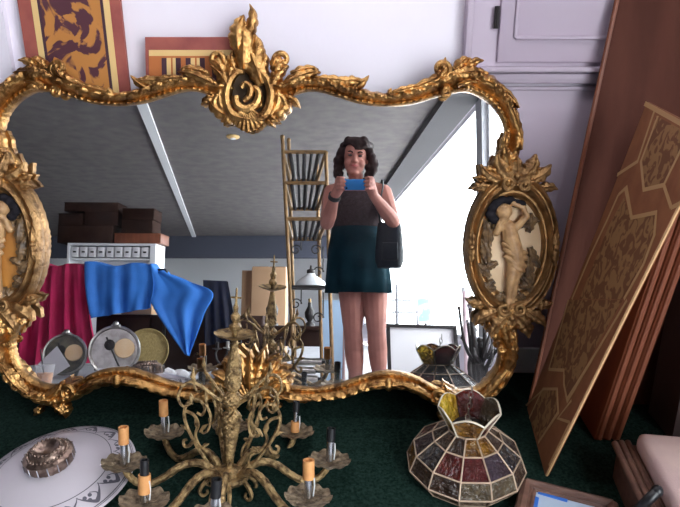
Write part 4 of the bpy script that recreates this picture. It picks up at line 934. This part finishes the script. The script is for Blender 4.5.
b.build('flat_shelf', 'iron', RK, smooth=False)
for (px, py) in ((296, 250), (316, 250), (318, 272), (296, 304), (318, 318)):
    c_ = W(px, py, Yr+.02); b = MB(); b.tube([c_+A(cos(t_), 0, sin(t_))*(.045-.004*t_) for t_ in np.linspace(0, 8, 30)], .005, 6); b.tube([c_+A(.04, 0, 0), c_+A(.04, 0, .20)], .005, 6); b.build('iron_scroll', 'iron', RK)
zsh = W(305, 288, Yf)[2]+.02; c_ = (pf_l(zsh)+pf_r(zsh)+pr_l(zsh)+pr_r(zsh))/4+A(.02, 0, 0)
t = thing('milk_glass_shade', 'white milk glass lamp shade on the flat shelf of the gilt rack', 'lampshade', (c_[0], c_[1], zsh))
b = MB(); b.lathe([(.110, 0), (.118, .006), (.105, .035), (.07, .065), (.035, .085), (.028, .10)], 28, Matrix.Translation((c_[0], c_[1], zsh))); b.build('shade', 'milk', t)
b = MB(); b.lathe([(.028, .10), (.032, .105), (.030, .125), (.010, .135), (.006, .16)], 16, Matrix.Translation((c_[0], c_[1], zsh))); b.build('cap', 'iron', t)
# pale blue board leaning behind the rack and the legs
a0 = W(322, 300, -1.75); a1 = W(345, 302, -1.75); dz = a0[2]
t = thing('pale_blue_board', 'pale blue flat board standing behind the gilt rack and the person\'s legs', 'board', (a0[0], -1.75, 0))
b = MB(); b.hexa([(a0[0], -1.68, 0), (a1[0], -1.68, 0), (a1[0], -1.705, 0), (a0[0], -1.705, 0), (a0[0], -1.78, dz), (a1[0], -1.78, dz), (a1[0], -1.805, dz), (a0[0], -1.805, dz)]); b.build('board_face', 'denim', t, smooth=False)
b = MB(); b.tube([(a1[0]-.01, -1.695, .01), (a1[0]-.01, -1.795, dz)], .016, 8); b.build('board_rim', 'redwood', t)
# low grey display bench carrying the bric-a-brac
ZB = .20; bl_, br_ = rf(20, 392, 2, ZB), rf(318, 392, 2, ZB)
t = thing('low_display_bench', 'long low grey bench carrying dials, papers and lamp parts across the aisle', 'bench', (-1.3, -.9, 0))
b = MB(); b.box((-1.78, -.98, ZB-.02), (2.35, 1.24, .04), bev=.006); b.build('bench_top', 'grey', t)
for x in (-2.85, -.72):
    for y in (-.45, -1.5): b = MB(); b.box((x, y, (ZB-.04)/2), (.06, .06, ZB-.04)); b.build('leg', 'iron', t, smooth=False)
def bench(x, y): return rf(x, y, 2, ZB)
# plastic cup of milky tea
c_ = bench(44, 388); mx_ = Matrix.Translation(Vector(c_)+Vector((0, 0, .001)))
t = thing('drink_cup', 'clear plastic cup half full of milky tea with straw beside tilted white card', 'cup', tuple(c_))
b = MB(); b.lathe([(.001, .0), (.040, .0), (.056, .135), (.058, .135), (.057, .140), (.0535, .137), (.039, .006), (.001, .006)], 28, mx_); cup = b.build('cup_wall', 'cupclear', t)
b = MB(); b.lathe([(.001, .007), (.038, .007), (.047, .088), (.001, .089)], 28, mx_); b.build('drink', 'drink', t)
b = MB(); b.tube([c_+A(.0, .0, .05), c_+A(-.045, -.02, .23)], .004, 8); b.build('straw', 'iron', t)
# tilted white card
pc = [W(50, 383, -.95), W(70, 366, -.95), W(57, 346, -.95), W(38, 364, -.95)]
pc[0][2] = ZB+.001
t = thing('card', 'white square card tilted on its corner at far left behind the drink cup', 'card', tuple(pc[0]))
b = MB(); b.slab(pc, (.25, 1, .1), .006); b.build('card_sheet', 'paper', t, smooth=False)
# two round dials
for (x, y, r, yb2, lb, hand) in ((65, 364, 21, 388, 'round dark-faced dial with silver rim, left of the pair before the crimson cloth', 0), (114, 366, 25, 387, 'round dial with bright silver face, right of the pair beside the straw tray', 1)):
    Yd = -1.05-.05*hand; c_ = W(x, y, Yd); R_ = np.linalg.norm(W(x+r, y, Yd)-c_); c_ = A(c_[0], Yd, ZB+R_*.98+.012); mx_ = frame_mx(c_, (.25, 1, .18))
    t = thing('dial', lb, 'dial', (c_[0], c_[1], ZB))
    b = MB(); b.lathe([(R_*.86, .0), (R_*.90, .022), (R_*.97, .026), (R_, .012), (R_*.97, -.03), (R_*.3, -.05), (.001, -.05)], 40, mx_); b.build('rim', 'steelplate', t)
    b = MB(); b.lathe([(R_*.88, .004), (.001, .006)], 40, mx_); b.build('dial_face', 'dialface' if not hand else 'steelplate', t)
    b = MB(); b.lathe([(R_*.40, .006), (R_*.38, .014), (.001, .016)], 28, mx_ @ Matrix.Translation((R_*.36, -R_*.1, 0))); b.build('small_dial', 'plaque', t)
    b = MB(); b.tube([mx_ @ Vector((-R_*.35, -R_*.5, .02)), mx_ @ Vector((R_*.25, R_*.65, .02))], .007, 6); b.ball(mx_ @ Vector((-R_*.2, -R_*.2, .02)), R_*.22, 2, (1, .3, 1)); b.build('pointer', 'iron', t)
    b = MB(); b.ball(c_+A(0, 0, R_*1.05), .022, 2); b.tube([c_+A(-.03, 0, R_*.98), c_+A(.03, 0, R_*.98)], .012, 8); b.build('knob', 'steelplate', t)
    b = MB(); b.tube([c_+A(-R_*.5, -.04, -R_*.8), c_+A(-R_*.6, .03, -R_*.98)], .010, 6); b.tube([c_+A(R_*.5, -.04, -R_*.8), c_+A(R_*.6, .03, -R_*.98)], .010, 6); b.build('foot', 'iron', t)
# straw tray leaning, folded papers, wire stand
c_ = W(146, 362, -1.45); R_ = .17
t = thing('straw_tray', 'round straw tray leaning upright on the bench right of the dials', 'tray', (c_[0], c_[1], ZB))
b = MB(); mx_ = frame_mx(A(c_[0], -1.45, ZB+R_*.97), (.1, 1, .25)); b.lathe([(.001, 0), (R_*.85, 0), (R_, .025), (R_*1.02, .022), (R_*.88, -.012), (.001, -.012)], 36, mx_); b.build('tray_body', 'basket', t)
for i, (x, y) in enumerate(((103, 381), (118, 379))):
    c_ = bench(x, y+9); t = thing('folded_paper', ('left' if not i else 'right')+' one of two folded white papers standing before the silver-faced dial', 'paper', tuple(c_)); h_ = .125
    b = MB(); pts = [c_+A(-.04, .0, .001), c_+A(.045, .0, .001), c_+A(.03, -.03, h_), c_+A(-.05, -.03, h_)]; b.slab(pts, (0, 1, .3), .003); b.slab([p_+A(0, -.035*(1-(p_[2]-ZB)/h_)*1.6-.004, 0) for p_ in pts], (0, 1, -.3), .003); b.build('sheet', 'paper', t, smooth=False)
# a small dark candelabrum at the end of the bench
c_ = A(-.78, -.80, ZB); t = thing('candelabrum', 'small dark iron candelabrum with five curled arms at the bench end by the rack', 'candelabrum', tuple(c_)); TR_ = Matrix.Translation(Vector(c_))
b = MB(); b.lathe([(.001, .001), (.07, .001), (.065, .012), (.02, .025), (.012, .06), (.018, .10), (.010, .14), (.014, .19), (.001, .21)], 20, TR_); b.build('stem', 'iron', t)
for k in range(5):
    az = 2*PI*k/5+.3; b = MB(); b.tube([c_+p_ for p_ in spline(ring([(.01, .15), (.06, .12), (.11, .14), (.13, .19), (.12, .22)], az), 16)], .007, 6); b.tube([c_+p_ for p_ in spline(ring([(.05, .125), (.07, .17), (.05, .20), (.035, .18), (.045, .165)], az), 14)], .005, 6)
    ar = b.build('arm', 'iron', t); tp_ = c_+ring([(.12, .22)], az)[0]; b = MB(); b.lathe([(.005, 0), (.03, .004), (.032, .010), (.012, .012), (.012, .05), (.001, .052)], 14, Matrix.Translation(Vector(tp_))); b.build('candle_cup', 'steelplate' if k % 2 else 'iron', ar)
# dark side table behind the rack
ta, tb = W(258, 326, -2.0), W(340, 326, -2.0); t = thing('side_table', 'dark wooden side table behind the gilt rack and the heap of lamp tubes', 'table', ((ta[0]+tb[0])/2, -2.2, 0)); zt2 = ta[2]
b = MB(); b.box(((ta[0]+tb[0])/2, -2.2, zt2-.015), (tb[0]-ta[0], .42, .03), bev=.005); b.build('table_top', 'box', t); b = MB(); b.box(((ta[0]+tb[0])/2, -2.2, zt2-.10), (tb[0]-ta[0]-.06, .36, .14), bev=.004); b.build('apron', 'box', t)
for x in (ta[0]+.05, tb[0]-.05):
    for y in (-2.03, -2.37): b = MB(); b.tube([(x, y, 0), (x, y, zt2-.17)], [.015, .025], 8); b.build('leg', 'box', t)
for x, k_, lb in ((271, 1.0, 'dark urn lamp on side table, left of the gilt rack posts'), (309, .8, 'small urn lamp on side table seen through the gilt rack')):
    p_ = W(x, 326, -2.1); t = thing('urn_lamp', lb, 'lamp part', (p_[0], -2.15, zt2)); mx_ = Matrix.Translation((p_[0], -2.15, zt2)); b = MB(); b.lathe([(.001, .001), (.06*k_, .001), (.055*k_, .02), (.02*k_, .04), (.05*k_, .10*k_), (.055*k_, .15*k_), (.02*k_, .22*k_), (.015, .26*k_), (.001, .262*k_)], 20, mx_); b.build('urn', 'iron', t)
    b = MB(); b.lathe([(.012, .262*k_), (.014, .30*k_), (.001, .302*k_)], 12, mx_); b.build('socket', 'brass', t)
# crimson and blue cloths hung over a rail
Yc = -2.25
def drape(name, label, m, left, right, nfold, amp, depth=.16, part='hanging', own=None):
    """left / right: matching image points down the two sides of the hanging cloth"""
    t = own or thing(name, label, 'cloth', tuple(W(left[0][0], left[0][1], Yc)))
    n = 44; L_ = spline([W(x, y, Yc) for x, y in left], n); R_ = spline([W(x, y, Yc) for x, y in right], n); rows = []
    for i in range(n+1):
        u = i/n; row = []
        for j in range(61):
            v = j/60; p_ = L_[i]*(1-v)+R_[i]*v; f = amp*(.25+.75*u)*(sin(nfold*2*PI*(v+.06*sin(3*u)))+.5*sin(nfold*3.3*PI*v+2*u)); row.append(p_+A(0, f+.03*sin(2.2*u), .018*sin(v*9+1)*(1-u)))
        rows.append(row)
    back = []
    for i in range(1, 9): back.append([p_+A(0, -depth*min(1, i/3), .012*sin(PI*i/8)-max(0, i-3)*.06) for p_ in rows[0]])
    b = MB(); b.quadgrid(back[::-1]+rows); o = b.build(part, m, t); sd2 = o.modifiers.new('cloth', 'SOLIDIFY'); sd2.thickness = .008
    return t
drape('crimson_cloth', 'crimson red cloth hanging over a rail, left of the blue quilt', 'red', [(30, 263), (28, 310), (20, 366)], [(86, 266), (93, 315), (102, 362)], 5, .035)
BQ = drape('blue_quilt', 'bright blue quilted cloth hanging over a rail beside the crimson cloth', 'blue', [(85, 264), (88, 290), (93, 318)], [(152, 266), (156, 285), (152, 308)], 3, .025)
drape('blue_quilt', 'pointed right-hand end of blue quilted cloth draped over dark clothes', 'blue', [(150, 266), (154, 290), (155, 307), (187, 354)], [(166, 276), (212, 290), (205, 315), (190, 356)], 2, .022, part='pointed_end', own=BQ)
b0, b1 = W(22, 269, Yc-.07), W(166, 280, Yc-.07)
b1[2] = b0[2]
t = thing('clothes_rail', 'dark clothes rail carrying the crimson and blue cloths', 'rail', (b0[0], b0[1], 0))
b = MB(); b.tube([b0, b1], .014, 8); b.build('rail', 'iron', t)
for p_ in (b0, b1):
    b = MB(); b.tube([p_, A(p_[0], p_[1], .0)], .016, 8); b.tube([(p_[0], p_[1]-.22, .015), (p_[0], p_[1]+.18, .015)], .014, 8); b.build('upright', 'iron', t)
# dark clothes, hanging right of the blue quilt
c_ = [W(203, 280, -2.4), W(226, 281, -2.4), W(236, 340, -2.4), W(205, 346, -2.4)]
t = thing('dark_garment', 'black navy garment hanging right of the blue quilt', 'garment', tuple(c_[3])); rows = []
for i in range(16):
    u = i/15; rows.append([(c_[0]*(1-v)+c_[1]*v)*(1-u)+(c_[3]*(1-v)+c_[2]*v)*u+A(0, .03*sin(v*18+u)*u, 0) for v in np.linspace(0, 1, 30)])
b = MB(); b.quadgrid(rows+[[p_+A(0, -.09, 0) for p_ in r_] for r_ in rows[::-1]], closed_u=True); b.build('hanging', 'navy', t)
# dark low cupboard below the cloths with boxes on it
x0, x1 = W(94, 340, -2.55)[0], W(262, 340, -2.55)[0]
t = thing('low_cupboard', 'low black cupboard in shadow below the blue quilt', 'cupboard', ((x0+x1)/2, -2.75, 0))
b = MB(); b.box(((x0+x1)/2, -2.78, .32), (x1-x0, .4, .64), bev=.006); b.build('carcass', 'box', t)
for k in range(3): b = MB(); b.box((x0+(x1-x0)*(k+.5)/3, -2.572, .32), ((x1-x0)/3-.02, .02, .58), bev=.004); d2 = b.build('door', 'box', t); b = MB(); b.ball((x0+(x1-x0)*(k+.85)/3, -2.552, .28), .015, 1); b.build('knob', 'brass', d2)
def cbox(name, label, px, Y, m, cat='box', depth=.35, zsup=None, parts=('box_body',), flap=True):
    x0_, y0_, x1_, y1_ = px; p0_, p1_ = W(x0_, y1_, Y), W(x1_, y0_, Y); z0_ = zsup if zsup is not None else p0_[2]; z1_ = p1_[2]
    t = thing(name, label, cat, ((p0_[0]+p1_[0])/2, Y-depth/2, z0_)); b = MB(); b.box(((p0_[0]+p1_[0])/2, Y-depth/2, (z0_+z1_)/2), (abs(p1_[0]-p0_[0]), depth, z1_-z0_-.001), bev=.006); b.build(parts[0], m, t)
    if flap:
        b = MB(); b.box(((p0_[0]+p1_[0])/2, Y-depth/2, z1_+.004), (abs(p1_[0]-p0_[0])+.008, depth+.008, .008), bev=.002); b.build('lid', m, t)
        z1_ += .008
    return z1_
cbox('parcel', 'pale parcel with string on the low black cupboard below the blue quilt', (120, 298, 152, 331), -2.62, 'card', 'box', .3, .641)
cbox('parcel', 'tan flat parcel low on the right, below the dark navy garment', (212, 343, 246, 352), -2.45, 'card', 'box', .10, None) if False else None
# white pigeon-hole shelf with a pile of brown boxes on top
Ys = -4.6; t0_, t1_ = W(68, 243, Ys), W(156, 243, Ys)
t = thing('pigeonhole_shelf', 'tall white pigeonhole shelf with pale drawers behind the hanging cloths', 'shelf', ((t0_[0]+t1_[0])/2, Ys, 0)); zt_ = t0_[2]; xs0, xs1 = t0_[0], t1_[0]; xm_ = (xs0+xs1)/2
b = MB(); b.box((xm_, Ys-.19, zt_-.015), (xs1-xs0, .40, .03)); b.box((xs0+.015, Ys-.19, (zt_-.03)/2), (.03, .40, zt_-.031)); b.box((xs1-.035, Ys-.19, (zt_-.03)/2), (.07, .40, zt_-.031)); b.box((xm_, Ys-.38, (zt_-.03)/2), (xs1-xs0-.06, .02, zt_-.031)); b.box((xm_, Ys-.19, .05), (xs1-xs0-.11, .36, .1))
zr0, zr1 = W(100, 258, Ys)[2], zt_-.035; b.box((xm_, Ys-.19, zr0-.012), (xs1-xs0-.11, .36, .02)); b.build('carcass', 'white', t, smooth=False)
nd = 9
for k in range(nd):
    w2 = (xs1-xs0-.12)/nd; b = MB(); b.box((xs0+.035+w2*(k+.5), Ys-.10, (zr0+zr1)/2), (w2*.80, .2, (zr1-zr0)*.84), bev=.004); dd_ = b.build('drawer', 'paper', t); b = MB(); b.box((xs0+.035+w2*(k+.5), Ys+.002, (zr0+zr1)/2), (w2*.34, .006, .02)); b.build('pull', 'iron', dd_, smooth=False)
cbox('parcel', 'tan slanting parcel end showing above the crimson cloth', (60, 250, 80, 262), -3.2, 'card', 'box', .25) if False else None
za = cbox('brown_box', 'long dark box, left one of bottom row on the white pigeonhole shelf', (57, 226, 113, 241), Ys+.02, 'box', 'box', .36, zt_)
zb_ = cbox('brown_box', 'long reddish box, right one of bottom row on the white pigeonhole shelf', (114, 234, 161, 244), Ys+.03, 'redwood', 'box', .36, zt_)
zc_ = cbox('brown_box', 'small brown box at left of the middle row above the pigeonhole shelf', (58, 214, 83, 226), Ys+.01, 'box', 'box', .34, za)
zd_ = cbox('brown_box', 'wide dark box in middle of the pile above the pigeonhole shelf', (84, 212, 118, 226), Ys+.01, 'box', 'box', .34, za)
ze_ = cbox('brown_box', 'plain brown box in right pile, under the topmost right one', (121, 220, 153, 234), Ys+.01, 'box', 'box', .34, zb_)
cbox('brown_box', 'topmost right box of the pile on the white pigeonhole shelf', (122, 209, 154, 221), Ys+.02, 'box', 'box', .34, ze_)
cbox('brown_box', 'topmost left long flat box crowning the pile on the pigeonhole shelf', (64, 203, 118, 212), Ys+.0, 'box', 'box', .34, max(zc_, zd_))
# cardboard sheets far back
def flatcard(label, px, Y, m='card'):
    x0_, y0_, x1_, y1_ = px; a_, c_ = W(x0_, y0_, Y), W(x1_, y0_, Y); h_ = a_[2]
    t = thing('cardboard_box', label, 'box', ((a_[0]+c_[0])/2, Y, 0)); b = MB(); b.box(((a_[0]+c_[0])/2, Y-.15, h_/2), (c_[0]-a_[0], .3, h_-.001), bev=.006); b.build('box_body', m, t)
    b = MB(); b.box(((a_[0]*.75+c_[0]*.25), Y-.15, h_+.004), ((c_[0]-a_[0])*.46, .3, .008)); b.build('flap', m, t, smooth=False); b = MB(); b.box(((a_[0]*.25+c_[0]*.75), Y-.15, h_+.004), ((c_[0]-a_[0])*.46, .3, .008)); b.build('flap', m, t, smooth=False)
flatcard('tall tan cardboard box standing far back, right one behind the chandelier reflection', (252, 267, 286, 330), -4.2)
flatcard('narrow tan cardboard box far back, left of the taller cardboard box', (242, 271, 252, 330), -4.35)
# dark frame with white sheet, leaning; small print above; rails
def frame_thing(name, label, px, Y, wdt, m, msheet, lean=.06, dep=.03):
    a_, b_, c_, d3 = [W(x, y, Y) for x, y in px]; off = A(0, lean, 0); a_, b_ = a_, b_; c_, d3 = c_+off, d3+off      # a,b top; c,d bottom (right, left)
    t = thing(name, label, 'frame', tuple(d3)); nn_ = np.cross(b_-a_, d3-a_); nn_ /= np.linalg.norm(nn_); nn_ = nn_ if nn_[1] > 0 else -nn_
    b = MB(); ctr = (a_+b_+c_+d3)/4; I = [q_+(ctr-q_)*wdt for q_ in (a_, b_, c_, d3)]; O = [a_, b_, c_, d3]
    for i in range(4):
        j = (i+1) % 4; b.hexa([O[i], O[j], I[j], I[i], O[i]+nn_*dep, O[j]+nn_*dep, I[j]+nn_*dep, I[i]+nn_*dep])
    b.build('frame_moulding', m, t, smooth=False); b = MB(); b.slab([q_+nn_*dep*.4 for q_ in I], nn_, .01); b.build('sheet', msheet, t, smooth=False); return t
t_ = frame_thing('picture_frame', 'dark framed white board standing on the floor behind the stained glass shade', [(386, 324), (456, 326), (460, 392), (388, 392)], -1.45, .10, 'iron', 'paper')
# white tubular stand with the little aqua print on it
t = thing('white_stand', 'white upright metal stand with cross bars in front of the bright window', 'stand', tuple(W(395, 380, -2.1)))
for (x, y0, y1) in ((397, 284, 372), (418, 298, 372)):
    a_ = W(x, y0, -2.1); b = MB(); b.tube([a_, A(a_[0], -2.1, .0)], .014, 8); b.build('upright', 'grey', t)
for (x0_, x1_, y) in ((390, 440, 300), (391, 440, 312), (392, 440, 330)):
    a_, c_ = W(x0_, y, -2.1), W(x1_, y, -2.1); b = MB(); b.tube([a_, c_], .010, 8); b.build('cross_bar', 'grey', t)
t = thing('print', 'small aqua print on pale card above the dark framed board', 'print', tuple(W(426, 325, -1.9)))
pp = [W(416, 296, -1.9), W(433, 296, -1.9), W(431, 324, -1.93), W(418, 324, -1.93)]; b = MB(); b.slab(pp, (0, 1, 0), .006); b.build('card_sheet', 'paper', t, smooth=False)
c_ = sum(pp)/4; b = MB(); b.slab([c_+(q_-c_)*.8+A(0, .002, 0) for q_ in pp], (0, 1, 0), .003); b.build('picture', 'aqua', t, smooth=False)
a_ = W(426, 326, -1.92); b = MB(); b.tube([a_+A(0, -.02, .1), A(a_[0], -1.945, 0)], .012, 8); b.build('support_leg', 'iron', t)
# pink card tube and the dark iron candelabra / stand cluster at the right
a_, c_ = W(465, 288, -1.3), W(468, 330, -1.3)
t = thing('pink_tube', 'pale pink card tube standing upright behind the dark iron branches', 'tube', (c_[0], -1.3, 0)); b = MB(); b.tube([A(c_[0], -1.3, .0), a_], .024, 14); b.build('tube_body', 'pink', t)
b = MB(); b.lathe([(.026, 0), (.026, .03), (.015, .032)], 14, Matrix.Translation((a_[0], -1.3, a_[2]-.025))); b.build('end_cap', 'paper', t)
base = W(478, 384, -.95); t = thing('iron_stand', 'dark iron floor stand with crooked branches at the mirror\'s lower right', 'stand', (base[0], base[1], 0))
b = MB(); b.lathe([(.001, 0), (.12, 0), (.11, .02), (.03, .035), (.02, .05)], 24, Matrix.Translation((base[0], base[1], 0))); b.build('base', 'iron', t)
rb = random.Random(5)
for k, (x0_, y0_, x1_, y1_, r_) in enumerate([(478, 380, 470, 306, .016), (480, 380, 484, 318, .014), (476, 380, 459, 308, .010), (481, 378, 498, 322, .010), (480, 372, 503, 342, .009), (478, 368, 462, 338, .009), (482, 374, 490, 334, .012), (479, 376, 474, 330, .018), (484, 380, 495, 350, .009), (470, 380, 468, 322, .013), (486, 380, 492, 326, .010), (474, 380, 480, 340, .016)]):
    pts = spline([A(base[0], base[1], .03), W(x0_, y0_-10, -.95), W((x0_+x1_)/2+rb.uniform(-3, 3), (y0_+y1_)/2, -.95+rb.uniform(-.08, .08)), W(x1_, y1_, -.95+rb.uniform(-.1, .1))], 16)
    b = MB(); b.tube(pts, [1.6*r_*(1-.45*i/16) for i in range(17)], 8); br = b.build('branch', 'iron', t)
    b = MB(); b.ball(pts[-1], r_*1.3, 2); b.build('tip', 'silver' if k % 3 == 0 else 'iron', br)
# lamp parts lying on the bench: silver tubes and shades in a heap
for k, (x, y, x2, y2, r_, lb) in enumerate([(286, 356, 318, 368, .026, 'grey metal lamp tube lying lowest right in the heap beside the gilt rack'), (283, 344, 316, 352, .024, 'grey metal lamp tube lying across the middle of the heap'), (292, 332, 322, 343, .022, 'grey metal lamp tube lying on top of the heap by the gilt rack'), (262, 352, 284, 364, .024, 'grey metal lamp tube at the left end of the heap')]):
    z_ = ZB+r_+.05*(3-k if k < 3 else 0)*0+(.0, .055, .11, .0)[k]; a_, c_ = rf(x, y, 1, -.86-.05*k), rf(x2, y2, 1, -.86-.05*k); a_[2] = z_+.004; c_[2] = z_
    t = thing('lamp_tube', lb, 'lamp part', tuple((a_+c_)/2)); b = MB(); b.tube([a_, c_], [r_*1.3, r_], 14); b.build('tube_body', 'steelplate', t); b = MB(); d2 = (c_-a_)/np.linalg.norm(c_-a_); b.tube([c_-d2*.01, c_+d2*.03], r_*.6, 12); b.build('plug', 'black', t)
for k, (x, y, lb) in enumerate([(212, 380, 'crumpled white tissue heap on the bench left of the chandelier'), (168, 382, 'white tissue pile on the bench below the blue quilt')]):
    c_ = bench(x, y); b = MB(); rt2 = random.Random(k)
    for j in range(9): b.ball(c_+A(rt2.uniform(-.13, .13), rt2.uniform(-.06, .06), .035+rt2.uniform(0, .04)), rt2.uniform(.03, .05), 2, (1.2, 1, .8))
    for v in b.bm.verts: v.co += Vector((rt2.uniform(-1, 1), rt2.uniform(-1, 1), rt2.uniform(-1, 1)))*.008
    lowz = min(v.co.z for v in b.bm.verts)
    for v in b.bm.verts: v.co.z += ZB+.001-lowz
    t = thing('tissue_paper', lb, 'paper', (c_[0], c_[1], ZB)); b.build('tissue', 'paper', t, smooth=False)

# ================================================================== LIGHT, CAMERA
wd_ = bpy.data.worlds.new('sky'); SC.world = wd_; wd_.use_nodes = True; bg = wd_.node_tree.nodes['Background']; bg.inputs['Color'].default_value = (.93, .96, 1, 1); bg.inputs['Strength'].default_value = 5.
cd = bpy.data.cameras.new('camera'); co = bpy.data.objects.new('camera', cd); COL.objects.link(co); SC.camera = co
cd.sensor_width = 36; cd.lens = F/680*36; cd.clip_start = .02; cd.clip_end = 200
co.matrix_world = frame_mx(CAM, -FW, RT)
vs_ = SC.view_settings; vs_.view_transform = 'Standard'; vs_.look = 'None'; vs_.gamma = 1; vs_.use_curve_mapping = False; vs_.exposure = 1.3
SC.cycles.max_bounces = 10; SC.cycles.diffuse_bounces = 5; SC.cycles.glossy_bounces = 6; SC.cycles.transparent_max_bounces = 8; SC.cycles.caustics_reflective = False; SC.cycles.caustics_refractive = False; SC.cycles.sample_clamp_indirect = 6
SC.cycles.use_denoising = True
